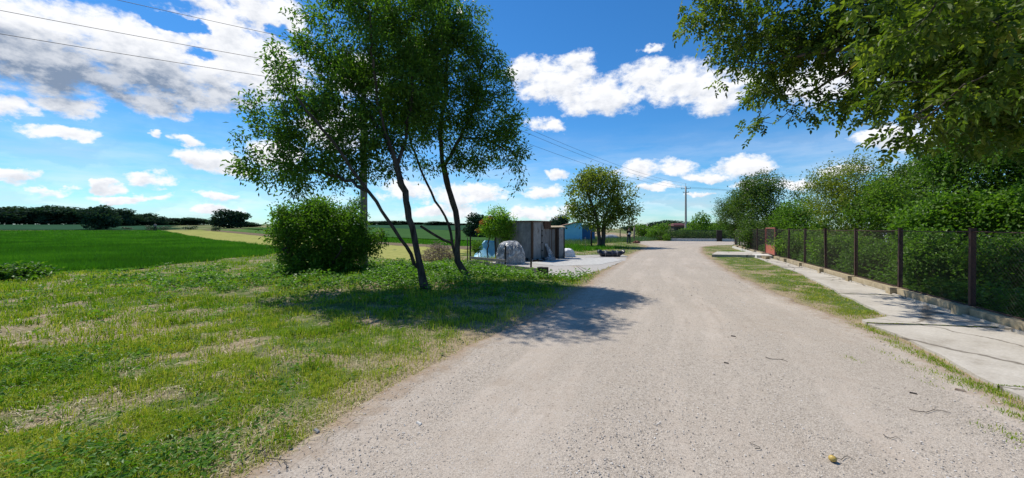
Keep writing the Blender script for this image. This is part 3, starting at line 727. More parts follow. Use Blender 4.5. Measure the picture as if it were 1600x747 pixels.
B_(700, 90, 11.6, 1.3, 1.5, 1.3, 1.2); B_(665, 40, 11.4, 1.3, 1.4, 1.3); B_(735, 60, 11.5, .7, .9, .9, .8); B_(760, 120, 11.3, .9, 1.1, .9, .9); B_(770, 185, 11.2, 1.0, 1.2, .8)
B_(790, 235, 11.0, .7, .9, .7, .9); B_(700, 180, 11.6, 1.3, 1.4, 1.0, 1.2); B_(740, 235, 11.3, .9, 1.1, .55); B_(650, 110, 11.8, 1.1, 1.2, 1.2); B_(800, 280, 10.9, .35, .45, .5, .6); B_(690, 10, 11.4, 1.0, 1.0, .7, .8)
B_(750, 22, 11.4, .35, .4, .35, .8); B_(655, 200, 11.4, .8, 1, .6, .8); B_(665, 255, 11.3, .7, .8, .3, .6); B_(725, 262, 11.2, .7, .8, .3, .6); B_(632, 165, 11.2, .8, .9, .8, .9)
build_tree('leaning_tree', 'slender dark-barked tree with a bare cut bough, standing nearer the shed', 'tree', tuple(b2), stems2, bl1,
           840, 44, .115, .115, .045, M['leaf_main'], M['bark'], .0038, .10, zmin=3.2, shell=.35, last=6, group='leaning trees on the verge')

# ------------------------------------------------------------------ the big bush
bb = gp(482, 434); bb[1] += 1.0; bb[2] = float(gz(bb[0], bb[1])) - .05
def bush(name, label, cat, c, blobs, ntips, per, spread, L, Wd, mat, bark=None, nst=7, rb=.035, group=None, zmin=.2, six=False, step=.2, sprd=.3, h0=.7, shell=.45, droop=.2):
    sts = []
    for i_ in range(nst):
        a_ = i_ / nst * 6.28 + rng.random(); d_ = np.array([math.cos(a_), math.sin(a_), 0])
        s_ = np.array(c) + d_ * rng.random() * sprd * .5
        sts.append(([s_, s_ + d_ * sprd * .6 + [0, 0, h0 * .6], s_ + d_ * sprd * 1.6 + [0, 0, h0 * 1.3]], None))
    return build_tree(name, label, cat, tuple(c), sts, blobs, ntips, per, spread, L, Wd, mat, bark or M['bark'], .0028, rb, zmin=zmin, six=six, step=step, group=group, sides=6, last=5, shell=shell, droop=droop, trunk_name='stems')
cx, cy, cz = bb
bush('bush', 'large dense round dark green bush at the edge of the field', 'bush', bb,
     [(cx, cy, 1.25, 1.5, 1.25, 1.2, 1.4), (cx - .95, cy - .1, 1.5, .85, .9, .8), (cx + .95, cy, 1.2, .8, .9, .85), (cx - .05, cy, 2.1, .75, .8, .55), (cx - .6, cy, 2.1, .6, .6, .55), (cx + 1.6, cy + .1, 1.2, .5, .6, .5),
      (cx - 1.5, cy, 1.75, .45, .45, .5), (cx - .2, cy - .4, .5, 1.1, .9, .5, 1.1), (cx + .7, cy - .2, .5, .7, .7, .5)] + [(cx + math.cos(q * 1.7) * (1.2 + .6 * ((q * .37) % 1)), cy - .3 + math.sin(q * 1.7) * .8, 1.7 + 1.0 * ((q * .618) % 1) - .35 * abs(math.cos(q * 1.7)), .13, .13, .24, 3) for q in range(15)],
     820, 46, .12, .09, .052, M['leaf_bush'], nst=11, rb=.05, sprd=.8, h0=.7, shell=.3)

# ------------------------------------------------------------------ walnut overhead on the right
wb = np.array([12.6, 8.2, 0.0])
def Bx(l, px, py, Y, rx, ry, rz, w=1): p_ = W(px, py, Y); l.append((p_[0], p_[1], p_[2], rx, ry, rz, w))
wst = [([wb, wb + [-.1, 0, 1.4], wb + [-.3, .1, 2.6]], None),
       ([wb + [-.3, .1, 2.6], W(1640, 60, 7.6), W(1500, 60, 7.4), W(1390, 75, 7.6), W(1270, 80, 8.4), W(1190, 100, 9.2)], 0),
       ([W(1390, 75, 7.6), W(1330, 110, 8.4), W(1290, 130, 9.2), W(1255, 150, 9.8), W(1215, 190, 10.4)], 1),
       ([wb + [-.3, .1, 2.6], W(1640, 40, 6.4), W(1500, 20, 5.4), W(1420, -20, 4.9), W(1340, -60, 4.8)], 0),
       ([wb + [-.3, .1, 2.6], W(1650, 150, 7.0), W(1540, 140, 6.2), W(1450, 165, 5.9), W(1400, 200, 5.9)], 0),
       ([wb + [-.3, .1, 2.6], W(1620, -80, 8.2), W(1450, -160, 8.4), W(1250, -120, 8.6), W(1130, -60, 9.0)], 0),
       ([wb + [-.3, .1, 2.6], wb + [-.2, 1.2, 5], wb + [.2, 2.2, 7.5]], 0),
       ([wb + [-.3, .1, 2.6], wb + [1.2, -1.2, 5], wb + [2.4, -2, 6.5]], 0)]
wbl = []
for a_ in [(1100, 10, 9.2, .75, .9, .6, .8), (1150, 40, 9.2, .7, .9, .55, .9), (1130, 110, 9.5, .45, .6, .35, .5), (1200, 75, 9.2, .9, 1, .6, 1.1), (1260, 40, 9, 1.0, 1.2, .7, 1.2),
           (1180, 140, 9.8, .5, .6, .4, .7), (1185, 195, 10.3, .35, .45, .3, .7), (1230, 120, 9.8, .6, .8, .45, .8), (1270, 160, 9.6, .75, .8, .3, .9), (1340, 155, 9.2, .7, .8, .35, .9),
           (1330, 70, 8.6, .9, 1.0, .6, 1.1), (1390, 20, 7.6, 1.0, 1.2, .7, 1.2), (1440, 90, 7.0, .9, 1.1, .6, 1.2), (1420, 140, 6.4, .7, .8, .3, 1.0), (1500, 60, 6.2, 1.0, 1.1, .6, 1.3),
           (1560, 130, 6.6, .9, 1.1, .55, 1.3), (1500, 170, 6.4, .8, .9, .35, 1.2), (1440, 200, 6.0, .5, .6, .22, 1.1), (1560, 215, 6.6, .8, .9, .3, 1.1), (1600, 60, 5.6, 1.0, 1.0, .6, 1.2),
           (1430, 0, 5.0, .6, .7, .35, .9), (1380, 60, 5.2, .35, .5, .2, .5), (1510, 30, 4.8, .6, .6, .35, .9), (1580, 130, 5.0, .6, .6, .35, .9), (1400, 215, 5.9, .25, .4, .12, .7),
           (1480, -60, 8.5, 1.8, 1.6, 1.0, .8), (1250, -70, 8.8, 1.4, 1.3, .8, .8), (1620, -40, 7.5, 1.6, 1.6, 1.2, .8)]: Bx(wbl, *a_)
wbl += [(12.8, 9.5, 6.5, 2.4, 2.4, 1.8, .5), (14.5, 7.0, 5.5, 2.0, 2.2, 1.6, .4)]
wo_ = thing('walnut_tree', 'walnut tree whose leafy boughs hang over the pavement from the upper right', 'tree', tuple(wb))
tips = ell_sample(wbl, 1500, .25)
A, par, paths, ns = grow(wst, tips, .24, 2.4, .05)
A = A - wb
skeleton_mesh('trunk', A, par, .0035, .20, 8, mat=M['bark_grey'], parent=wo_)
# compound leaves: a rachis with leaflets in pairs
def compound(A, paths, per, spread, LL, LW, npair=3, last=4):
    P_, D_, Nr, *_ = tip_leaves(A, paths, per, spread, 1, 1, last, .55, 1.4)
    D_ = unit(D_); s_ = unit(np.cross(D_, Nr)); u_ = np.cross(s_, D_); n = len(P_)
    po, di, nr, ll, lw, rr = [], [], [], [], [], []
    rl = LL * 2.3 * (.8 + .4 * rng.random(n)); rn = rng.random(n)
    for k_ in range(npair):
        for sg in (-1, 1):
            f_ = (.35 + .65 * k_ / max(1, npair - 1)) * .85
            po.append(P_ + D_ * (rl * f_)[:, None] - u_ * (rl * .25 * f_ ** 2)[:, None]); di.append(unit(s_ * sg + D_ * .55 + rng.normal(size=(n, 3)) * .18 - [0, 0, .25]))
            nr.append(u_ + rng.normal(size=(n, 3)) * .25); ll.append(LL * (.7 + .3 * k_ / npair) * (.85 + .3 * rng.random(n))); lw.append(LW * (.8 + .3 * rng.random(n))); rr.append(rn * .75 + rng.random(n) * .25)
    po.append(P_ + D_ * (rl * .95)[:, None] - u_ * (rl * .25)[:, None]); di.append(D_ - [0, 0, .3]); nr.append(u_); ll.append(np.full(n, LL * 1.15)); lw.append(np.full(n, LW * 1.1)); rr.append(rn)
    c_ = np.concatenate; return c_(po), c_(di), c_(nr), c_(ll), c_(lw), c_(rr)
obj('crown', leaves_mesh('crown', *compound(A, paths, 6, .11, .115, .058, 3), six=True), M['leaf_walnut'], wo_)
print('walnut', len(A))

# ------------------------------------------------------------------ trees and shrubs behind the fence
def tree_at(name, label, px, py_top, Y, halfw, mat, ntips, per, spread, L, Wd, zlow=.4, cat='tree', bark=None, rb=.09, lean=0, group=None, x=None, six=False, shell=.4, asp=1.0):
    X = (px - 800) / F * Y if x is None else x; top = CH + (HZ - py_top) / F * Y; z0 = float(gz(X, Y)) - .03; H = top - z0
    r_ = halfw; bl = []
    for i_ in range(9):
        a_ = i_ * 2.4 + rng.random(); hh = zlow + (top - zlow) * (.15 + .75 * ((i_ * .618) % 1)); q = 1 - abs(hh / top - .5) ** 2 * 1.6
        bl.append((X + math.cos(a_) * r_ * .48 * q, Y + math.sin(a_) * r_ * .48 * q * asp, hh, r_ * .52 * q, r_ * .52 * q, (top - zlow) * .24))
    bl.append((X, Y, (top + zlow) / 2, r_ * .75, r_ * .75 * asp, (top - zlow) * .42)); bl.append((X + lean, Y, top - (top - zlow) * .2, r_ * .4, r_ * .4, (top - zlow) * .22))
    for i_ in range(9):
        a_ = rng.random() * 6.283; q = rng.random(); bl.append((X + math.cos(a_) * r_ * (.35 + .6 * q), Y + math.sin(a_) * r_ * (.35 + .6 * q), top - (top - zlow) * (.04 + .40 * q * q), r_ * .13, r_ * .13, (top - zlow) * .13, 2.0))
    st = [([(X, Y, z0), (X + .1, Y, z0 + H * .35), (X + lean * .5, Y + .1, z0 + H * .75)], None), ([(X + .06, Y, z0 + H * .2), (X - r_ * .4, Y, z0 + H * .45)], 0), ([(X + .06, Y, z0 + H * .25), (X + r_ * .4, Y + r_ * .2, z0 + H * .5)], 0)]
    return build_tree(name, label, cat, (X, Y, z0), st, bl, ntips, per, spread, L, Wd, mat, bark or M['bark'], .003, rb, zmin=zlow * .6, group=group, shell=shell, six=six, step=.25, sides=6)
GB = 'trees and shrubs behind the mesh fence'
tree_at('garden_tree', 'tall dark green tree behind the fence just past the red gate', 1196, 272, 29, 2.7, M['leaf_conifer'], 420, 48, .22, .14, .08, .5, group=GB, rb=.12)
tree_at('conifer_tree', 'dusky conifer-like tree at the far end of the fence, left of the taller dark tree', 1150, 305, 34, 1.9, M['leaf_conifer'], 320, 48, .2, .14, .05, .6, group=GB, rb=.10)
tree_at('garden_tree', 'broad green tree with a pale shrubby foot overhanging the fence right of the red gate', 1258, 316, 22.5, 1.9, M['leaf_fresh'], 250, 40, .18, .12, .07, .4, group=GB)
tree_at('garden_tree', 'loose green tree with a spindly branch sticking up on its left above the fence', 1330, 248, 17.0, 2.0, M['leaf_walnut_far'], 400, 40, .17, .10, .05, .3, lean=-.9, group=GB, rb=.08)
tree_at('garden_tree', 'bushy mid green tree between the spindly tree and the bright shrubs at the right', 1395, 283, 14.8, 1.7, M['leaf_hedge'], 340, 42, .15, .095, .055, .3, group=GB, rb=.07)
tree_at('shade_tree', 'tall shady tree standing behind the bright shrubs under the walnut boughs', 1560, 190, 14.5, 2.9, M['leaf_main'], 700, 52, .2, .11, .065, 1.8, group=GB, rb=.13)
tree_at('shrub', 'bright green maple-leaved shrub behind the second fence bay from the right', 1478, 305, 10.8, 1.15, M['leaf_fresh'], 300, 40, .13, .09, .07, .2, 'shrub', group=GB, rb=.04, six=True)
tree_at('shrub', 'fresh yellow-green shrub at the right edge behind the nearest fence bay', 1602, 300, 9.6, 1.05, M['leaf_fresh'], 300, 42, .11, .08, .066, 1.1, 'shrub', group=GB, rb=.04, six=True)
tree_at('shrub', 'low leafy shrub filling the second fence bay from the right', 1455, 368, 9.3, .85, M['leaf_fresh'], 200, 40, .10, .07, .05, .05, 'shrub', group=GB, rb=.03)
tree_at('shrub', 'dark low shrub pressed against the mesh of the nearest fence bay', 1580, 372, 8.2, .95, M['leaf_bush'], 240, 40, .11, .075, .05, .05, 'shrub', group=GB, rb=.03)
tree_at('shrub', 'knee-high leafy shrub behind the third fence bay', 1375, 385, 11.6, .9, M['leaf_bush'], 170, 40, .11, .075, .05, .05, 'shrub', group=GB, rb=.03)
tree_at('shrub', 'green shrub behind the fourth and fifth fence bays', 1318, 372, 14.2, 1.2, M['leaf_hedge'], 190, 42, .13, .085, .06, .05, 'shrub', group=GB, rb=.03)
tree_at('shrub', 'dark shrub just right of the red gate behind the mesh', 1262, 366, 18.4, 1.5, M['leaf_hedge'], 190, 42, .16, .1, .06, .05, 'shrub', group=GB, rb=.03)
tree_at('shrub', 'dark shrub just left of the red gate behind the mesh', 1185, 345, 26.5, 1.5, M['leaf_conifer'], 170, 42, .18, .12, .08, .05, 'shrub', group=GB, rb=.03)
tree_at('shade_tree', 'second shady tree beyond the right edge thickening the shade behind the fence', 1690, 250, 12.5, 2.4, M['leaf_main'], 380, 48, .2, .11, .065, .6, group=GB, rb=.12)
tree_at('garden_tree', 'darker tree rising behind the bushy mid green tree', 1450, 255, 20.5, 2.7, M['leaf_conifer'], 380, 48, .22, .14, .08, .4, group=GB, rb=.12)

# ------------------------------------------------------------------ mid walnut by the road, small trees
mb_ = gp(939, 386); Ym = mb_[1]
mst = [([mb_ + [-.15, 0, 0], W(936, 365, Ym), W(934, 345, Ym), W(925, 320, Ym), W(915, 295, Ym)], None), ([mb_ + [.18, 0, 0], W(943, 362, Ym), W(945, 338, Ym), W(958, 310, Ym), W(962, 285, Ym)], None),
       ([W(935, 350, Ym), W(912, 335, Ym - .5), W(893, 322, Ym - .6)], 0), ([W(944, 348, Ym), W(968, 335, Ym + .3), W(990, 322, Ym + .4)], 1)]
mbl = []
for a_ in [(935, 285, Ym, 2.0, 1.9, 1.1, 1.2), (905, 300, Ym, 1.3, 1.5, .9), (970, 300, Ym, 1.4, 1.5, 1.0), (900, 328, Ym, 1.3, 1.5, .7), (980, 325, Ym, 1.1, 1.3, .7), (945, 325, Ym, 1.7, 1.8, .9), (935, 345, Ym, 1.7, 1.7, .6), (972, 345, Ym - .3, 1.2, 1.2, .45, .8), (925, 272, Ym, 1.0, 1.0, .5)]: Bx(mbl, *a_)
build_tree('roadside_walnut', 'round-headed yellow-green walnut standing alone left of the road near the person', 'tree', tuple(mb_), mst, mbl, 420, 26, .24, .21, .12, M['leaf_walnut_far'], M['bark_grey'], .006, .19, zmin=1.9, shell=.45, last=4, step=.3)
sb_ = np.array([-.86, 19.2, 0]); 
sst = [([sb_ + [-.4, 0, 0], sb_ + [-.38, 0, .7], sb_ + [-.25, 0, 1.3]], None), ([sb_ + [.1, 0, 0], sb_ + [.0, 0, .8], sb_ + [.1, 0, 1.6]], None), ([sb_ + [.35, .1, 0], sb_ + [.3, 0, .8], sb_ + [.45, 0, 1.3]], None)]
sbl = []
for a_ in [(775, 352, 19.2, .75, .6, .5, 1.2), (790, 362, 19.2, .5, .5, .5), (778, 335, 19.2, .5, .5, .35), (762, 362, 19.2, .45, .4, .35), (795, 345, 19.2, .35, .4, .35)]: Bx(sbl, *a_)
so, A_, p_, pa_ = build_tree('fruit_tree', 'small bright green fruit tree with reddish leaves beside the grey shed', 'tree', tuple(sb_), sst, sbl, 230, 26, .10, .095, .055, M['leaf_lime'], M['bark'], .003, .05, zmin=.9, shell=.4, step=.15, sides=5, trunk_name='trunk')
rp = []
for a_ in [(757, 348, 19.1, .28, .2, .14), (748, 360, 19.1, .2, .2, .1), (766, 340, 19.1, .2, .2, .12)]: Bx(rp, *a_)
tp = ell_sample(rp, 330, .2) - sb_
rl_ = obj('red_leaves', leaves_mesh('red_leaves', tp, rng.normal(size=tp.shape) - [0, 0, .3], rng.normal(size=tp.shape) + [0, 0, 1], .09, .05), M['leaf_red'], so); rl_['label'] = 'orange-red young leaves'
tree_at('shrub', 'thin sapling with drooping yellowish leaves beside the upright fence post left of the blue tarp', 744, 378, 17.6, .28, M['leaf_fresh'], 30, 20, .07, .08, .045, .5, 'shrub', rb=.015)

# ------------------------------------------------------------------ far trees: four prototypes, copied
def far_proto(label, mat, seed, loc, sc, group, trunk=True, n=3800, conic=False, name='field_tree'):
    global rng
    o = thing(name, label, 'tree', loc, 0, group)
    bl = [(0, 0, .55, .42, .42, .38, 1.2), (0, 0, .25, .46, .46, .26, 1.2)]
    for i_ in range(11):
        a_ = i_ * 2.4 + seed; h_ = .25 + .6 * ((i_ * .618 + seed * .1) % 1); q = 1 - abs(h_ - .5)
        bl.append((math.cos(a_) * .34 * q, math.sin(a_) * .34 * q, h_, .24, .24, .17))
    p_ = ell_sample(bl, n, .55); p_[:, 2] = np.maximum(p_[:, 2], .03)
    d_ = rng.normal(size=p_.shape); nr = unit(p_ - [0, 0, .5]) + rng.normal(size=p_.shape) * .5 + [0, 0, .3]
    obj('crown', leaves_mesh('crown', p_, d_, nr, .075, .055), mat, o)
    b = MB(); b.tube([(0, 0, -.03), (.01, 0, .2), (0, .01, .5)], [.035, .025, .012], 6); b.tube([(0, 0, .2), (.16, .05, .55)], [.018, .006], 5); b.tube([(0, 0, .25), (-.15, .05, .6)], [.018, .006], 5)
    b.build('trunk', M['bark'], o)
    o.scale = sc
    return o
GF = 'trees along the far side of the fields'
pr = {}
FAR = [  # px centre, py top, py base, width px, distance, kind, label
 (12, 322, 352, 52, 225, 0, 'dark broad tree at the left edge of the far tree line'),
 (50, 324, 352, 52, 228, 1, 'dark tree second from the left edge in the far tree line'),
 (80, 325, 352, 40, 232, 0, 'dark spreading tree third from the left edge in the far tree line'),
 (108, 322, 352, 54, 226, 1, 'dark wide tree just left of the lone tree that stands in the field'),
 (133, 327, 352, 34, 236, 0, 'smaller dark tree filling the gap left of the lone field tree'),
 (157, 321, 359, 36, 112, 1, 'lone dark tree standing nearer than the others in the field edge'),
 (178, 326, 354, 38, 170, 0, 'dark tree directly right of the lone nearer tree'),
 (203, 333, 353, 24, 180, 1, 'low rounded dark tree right of the tree that follows the lone one'),
 (223, 333, 353, 28, 190, 0, 'dark tree above the far field worker, left side'),
 (240, 338, 354, 26, 185, 1, 'low dark tree directly above the far field worker'),
 (262, 341, 354, 34, 200, 0, 'low dark tree in the dip of the tree line, left part'),
 (285, 341, 354, 30, 205, 1, 'low dark tree in the dip of the tree line, middle'),
 (306, 340, 354, 30, 200, 0, 'low dark tree in the dip of the tree line, right end'),
 (358, 328, 356, 40, 130, 0, 'large dome-shaped dark tree standing apart near the bush'),
 (386, 347, 357, 30, 150, 1, 'low dark tree between the dome-shaped tree and the big bush'),
 (600, 345, 358, 60, 210, 1, 'far dark tree just right of the big bush'),
 (645, 347, 358, 50, 220, 0, 'far dark tree behind the leaning trunk'),
 (683, 346, 358, 34, 190, 1, 'far dark tree seen between the two leaning trunks'),
 (722, 349, 359, 44, 200, 0, 'far dark tree right of the leaning trunks'),
 (748, 334, 366, 36, 60, 1, 'mid-distance tree behind the little fruit tree'),
 (820, 348, 362, 40, 150, 0, 'far dark tree whose tip shows over the grey shed roof'),
 (873, 336, 362, 26, 75, 1, 'dark tree showing right of the grey shed'),
 (905, 350, 362, 40, 120, 0, 'dark tree behind the blue hut'),
 (1000, 351, 363, 40, 150, 1, 'dark tree beyond the person, low on the skyline'),
 (1030, 347, 364, 46, 150, 0, 'dark tree beyond the end of the road, left of the red roof'),
 (1055, 344, 365, 44, 140, 1, 'dark tree on the skyline just left of the utility pole'),
 (1110, 348, 364, 60, 140, 0, 'dark tree beyond the railing, right of the utility pole')]
for px, pt_, pb_, w_, Y, kd, lab in FAR:
    X = (px - 800) / F * Y; z0 = float(gz(X, Y)); zt = CH + (HZ - pt_) / F * Y; wd = w_ / F * Y * 1.4
    loc = (X, Y, z0); sc = (wd, wd, (zt - z0) * 1.03)
    if kd not in pr: pr[kd] = far_proto(lab, M['leaf_far'], kd * 3 + 1, loc, sc, GF)
    else: copy_thing(pr[kd], loc, rng.random() * 6, sc, lab, GF)
GS = 'garden shrubs beyond the tall grass'
FS = [(1005, 349, 375, 30, 60, 'bright green garden shrub just right of the standing person'), (1032, 347, 376, 34, 57, 'yellow-green garden shrub near the end of the road'),
      (1020, 356, 376, 20, 52, 'small shrub between the two larger ones by the road end'), (1092, 331, 375, 32, 58, 'bright rounded tree behind the railing right of the utility pole'), (1068, 355, 375, 24, 57, 'yellowish shrub at the foot of the utility pole'),
      (1124, 342, 376, 30, 60, 'green shrub behind the railing beside the fence corner'), (1042, 364, 377, 12, 48, 'tiny bush at the left end of the white railing kerb'),
      (236, 351, 362, 14, 100, 'small dark bush beside the far field worker'), (256, 353, 362, 14, 108, 'small round bush right of the far field worker'), (198, 354, 360, 12, 112, 'small bush on the field edge left of the far worker'),
      (337, 352, 362, 12, 95, 'small bush in the field left of the dome-shaped tree'), (298, 352, 360, 18, 110, 'small yellowish bush in the middle of the field edge')]
fp = None
for px, pt_, pb_, w_, Y, lab in FS:
    X = (px - 800) / F * Y; z0 = float(gz(X, Y)); zt = CH + (HZ - pt_) / F * Y; wd = w_ / F * Y * 1.1
    if fp is None: fp = far_proto(lab, M['leaf_fresh'], 5, (X, Y, z0 - .1), (wd, wd, zt - z0 + .1), GS, n=1500, name='garden_shrub')
    elif px < 400:
        pass
    else: copy_thing(fp, (X, Y, z0 - .1), rng.random() * 6, (wd, wd, zt - z0 + .1), lab, GS)
fq = None
for px, pt_, pb_, w_, Y, lab in FS:
    if px > 400: continue
    X = (px - 800) / F * Y; z0 = float(gz(X, Y)); zt = CH + (HZ - pt_) / F * Y; wd = w_ / F * Y * 1.2
    if fq is None: fq = far_proto(lab, M['leaf_far_green'], 2, (X, Y, z0 - .1), (wd, wd, zt - z0 + .1), 'bushes on the field edge', n=900, name='field_bush')
    else: copy_thing(fq, (X, Y, z0 - .1), rng.random() * 6, (wd, wd, zt - z0 + .1), lab, 'bushes on the field edge')

# ------------------------------------------------------------------ mesh fence
fe = thing('mesh_fence', 'rusty chain-link fence on a low kerb along the pavement', 'fence', (float(FX(4.5)), 4.5, 0))
fo = np.array([float(FX(4.5)), 4.5, 0.])
fd = np.array([math.sin(FA), math.cos(FA), 0]); fnrm = np.array([-math.cos(FA), math.sin(FA), 0])   # towards the road
def fpt(s, off=0, z=0): return fd * s + fnrm * off + [0, 0, z]
BAY = 2.33; HT = 1.58
posts = [-BAY, 0.12] + [0.12 + BAY * i_ for i_ in range(1, 8)]
gate_a = posts[-1] ; gate_b = gate_a + 1.25 * 1.9
posts2 = [gate_b + BAY * i_ for i_ in range(0, 6)]
def mesh_bay(sa, sb, z0, z1, pitch, rad):
    b = MB(); Lx = sb - sa; Hh = z1 - z0; V = []; Q = []
    for sg in (1, -1):
        c0 = -Hh
        k_ = int((Lx + Hh) / pitch) + 1
        for i_ in range(k_):
            x0 = c0 + i_ * pitch
            # line x = x0 + z, clipped
            za = max(0, -x0); zb = min(Hh, Lx - x0)
            if zb - za < .03: continue
            xa, xb = x0 + za, x0 + zb
            if sg < 0: xa, xb = Lx - xa, Lx - xb
            pa = fpt(sa + xa, .012 * sg, z0 + za); pb = fpt(sa + xb, .012 * sg, z0 + zb)
            d_ = unit(pb - pa); s1 = np.cross(d_, fnrm) * rad; s2 = fnrm * rad
            base = len(V) ; V += [pa + s1, pa - s1 * .5 + s2 * .87, pa - s1 * .5 - s2 * .87, pb + s1, pb - s1 * .5 + s2 * .87, pb - s1 * .5 - s2 * .87]
            Q += [[base, base + 1, base + 4, base + 3], [base + 1, base + 2, base + 5, base + 4], [base + 2, base, base + 3, base + 5]]
    b.add(V, Q); return b
def add_post(s, w=.07, h=HT):
    b = MB(); b.box(fpt(s, 0, h / 2 + .02), (w, w * .9, h), -FA); b.box(fpt(s + w * .6, -.015, h / 2), (w * .35, w * .5, h * .985), -FA)
    b.box(fpt(s, 0, h + .025), (w * 1.12, w * 1.02, .014), -FA)
    po_ = b.build('post', M['rust'], fe); tl = (rng.random() - .5) * .028
    c0_ = fpt(s); po_.data.transform(__import__('mathutils').Matrix.Translation(c0_) @ __import__('mathutils').Matrix.Rotation(tl, 4, Vector(fd)) @ __import__('mathutils').Matrix.Rotation((rng.random() - .5) * .03, 4, Vector(fnrm)) @ __import__('mathutils').Matrix.Translation(-Vector(c0_)))
for s in posts: add_post(s)
for s in posts2: add_post(s, .08)
allb = list(zip(posts[:-1], posts[1:])) + list(zip(posts2[:-1], posts2[1:]))
for i_, (a_, b_) in enumerate(allb):
    far_ = a_ > 10; p_ = .072 if not far_ else .11; r_ = .0015 + .00005 * max(0, a_)
    mesh_bay(a_ + .06, b_ - .05, .2, HT - .06, p_, r_).build('mesh_panel', M['wire'], fe)
    b = MB(); b.tube([fpt(a_, 0, HT - .035), fpt((a_ + b_) / 2, 0, HT - .05), fpt(b_, 0, HT - .035)], .011, 6); b.build('rail', M['rust'], fe); b = MB(); b.tube([fpt(a_, 0, .215), fpt(b_, 0, .215)], .014, 6); b.build('rail', M['rust'], fe)
    # low kerb in lengths, each a little out of line, with a stub block at the post
    b = MB(); o1, o2 = (rng.random(2) - .5) * .05
    zt = .17 + rng.random() * .03; wd = .07
    ringb = [fpt(a_ + .09, .11 + o1, -.05), fpt(b_ - .03, .11 + o2, -.05), fpt(b_ - .03, -.06 + o2, -.05), fpt(a_ + .09, -.06 + o1, -.05)]
    b.prism([tuple(q) for q in ringb][::-1], zt + .05); b.build('kerb_length', M['kerb'], fe)
    b = MB(); c_ = fpt(a_ + .0, .10, .10); b.box(c_ + [0, 0, -.02], (.24, .20, .26), -FA); b.build('kerb_block', M['kerb'], fe)
    if not far_:
        b = MB(); b.box(fpt((a_ + b_) / 2 + .05, .165, .03), (.035, b_ - a_ - .1, .10), -FA); b.build('kerb_edging', M['concrete'], fe)

# gate with a red lower panel
gt = thing('metal_gate', 'narrow red-brown metal gate with a solid orange-red lower panel', 'gate', tuple(fo + fpt(gate_a + .12)))
go = fpt(gate_a + .12); gw = gate_b - gate_a - .24
b = MB()
for s in (0.05, gw - .05): b.box(fpt(s, 0, .9), (.07, .07, 1.42), -FA)
b.box(fpt(gw / 2, 0, 1.62), (.06, gw - .02, .06), -FA); b.box(fpt(gw / 2, 0, .22), (.05, gw - .02, .05), -FA); b.box(fpt(gw / 2, 0, .66), (.05, gw - .02, .05), -FA)
b.build('gate_frame', M['gate_frame'], gt)
b = MB(); b.box(fpt(gw / 2, .01, .44), (.02, gw - .16, .40), -FA); b.build('lower_panel', M['rust_red'], gt)['label'] = 'solid orange-red lower panel'
mb2 = MB(); 
b = mesh_bay(.1, gw - .1, .68, 1.6, .09, .004); b.build('mesh_panel', M['wire'], gt)
b = MB(); b.tube([fpt(gw - .12, .04, .95), fpt(gw - .12, .09, .97), fpt(gw - .12, .09, 1.07), fpt(gw - .12, .04, 1.09)], .012, 5); b.build('handle', M['rust'], gt)
st_ = thing('gate_step', 'pale concrete step with rough stones at the foot of the red gate', 'step', tuple(fo + fpt(gate_a + .9, .45)))
b = MB(); b.box((0, 0, .07), (.7, 1.3, .2), -FA); b.build('slab', M['white_kerb'], st_)
b = MB()
for i_ in range(7): b.box(fpt(-1.1 + .12 * i_ - .4, -.05 + rng.random() * .2, .06), (.1 + rng.random() * .1, .12, .14 + rng.random() * .12), rng.random() * 3)
b.build('rough_stones', M['kerb'], st_)
# white edging of the far verge along the fence
ve = tag(obj('verge_edging', None, None), 'low pale concrete edging running along the foot of the far fence past the gate', 'edging') if False else None
b = MB(); s0 = gate_b + 1.2; b.box(fo + fpt((s0 + s0 + 9.0) / 2, .35, .05), (.12, 9.0, .16), -FA)
tag(b.build('verge_edging', M['white_kerb']), 'low pale concrete edging at the foot of the fence past the red gate', 'edging')

# ------------------------------------------------------------------ far railing with pillars
ra = np.array([19.8, 48.2, 0.]); rb_ = np.array([27.5, 46.0, 0.]); rc = np.array([31, 45.4, 0])
rt = thing('railing', 'dark green bar railing on a white kerb across the end of the road', 'fence', tuple(ra))
d_ = rb_ - ra; L_ = float(np.linalg.norm(d_)); u_ = d_ / L_; ang = math.atan2(u_[1], u_[0])
Lr = L_ + 3.4
b = MB(); b.box(u_ * 2.9 + [0, 0, .12], (5.8, .25, .44), ang); b.build('kerb', M['white_kerb'], rt); b = MB(); b.box(u_ * (7.6) + [0, 0, .12], (3.2, .25, .44), ang); b.build('kerb', M['white_kerb'], rt)
for k_ in range(6):
    b = MB(); a0 = .1 + k_ * Lr / 6; a1 = a0 + Lr / 6 - .12
    n_ = 14
    for i_ in range(n_ + 1): b.box(u_ * (a0 + (a1 - a0) * i_ / n_) + [0, 0, .86], (.028, .03, 1.05), ang)
    for z_ in (.38, 1.36): b.box(u_ * ((a0 + a1) / 2) + [0, 0, z_], (a1 - a0, .04, .05), ang)
    b.build('bar_panel', M['railing'], rt)
for k_, s_ in enumerate((5.95, 8.9)):
    o = thing('gate_pillar', ['dark square pillar in the middle of the far railing', 'dark square pillar at the right end of the far railing'][k_], 'pillar', tuple(ra + u_ * s_ + [0, -.05, 0]), 0, 'pillars of the far railing')
    b = MB(); b.box((0, 0, .66), (.55, .4, 1.34), ang); b.build('shaft', M['dark_post'], o)
    b = MB(); b.box((0, 0, 1.36), (.64, .5, .08), ang); b.build('cap', M['bark_grey'], o)
hg = thing('hedge', 'long dark green clipped hedge right behind the far railing', 'hedge', (26.5, 48.2, 0))
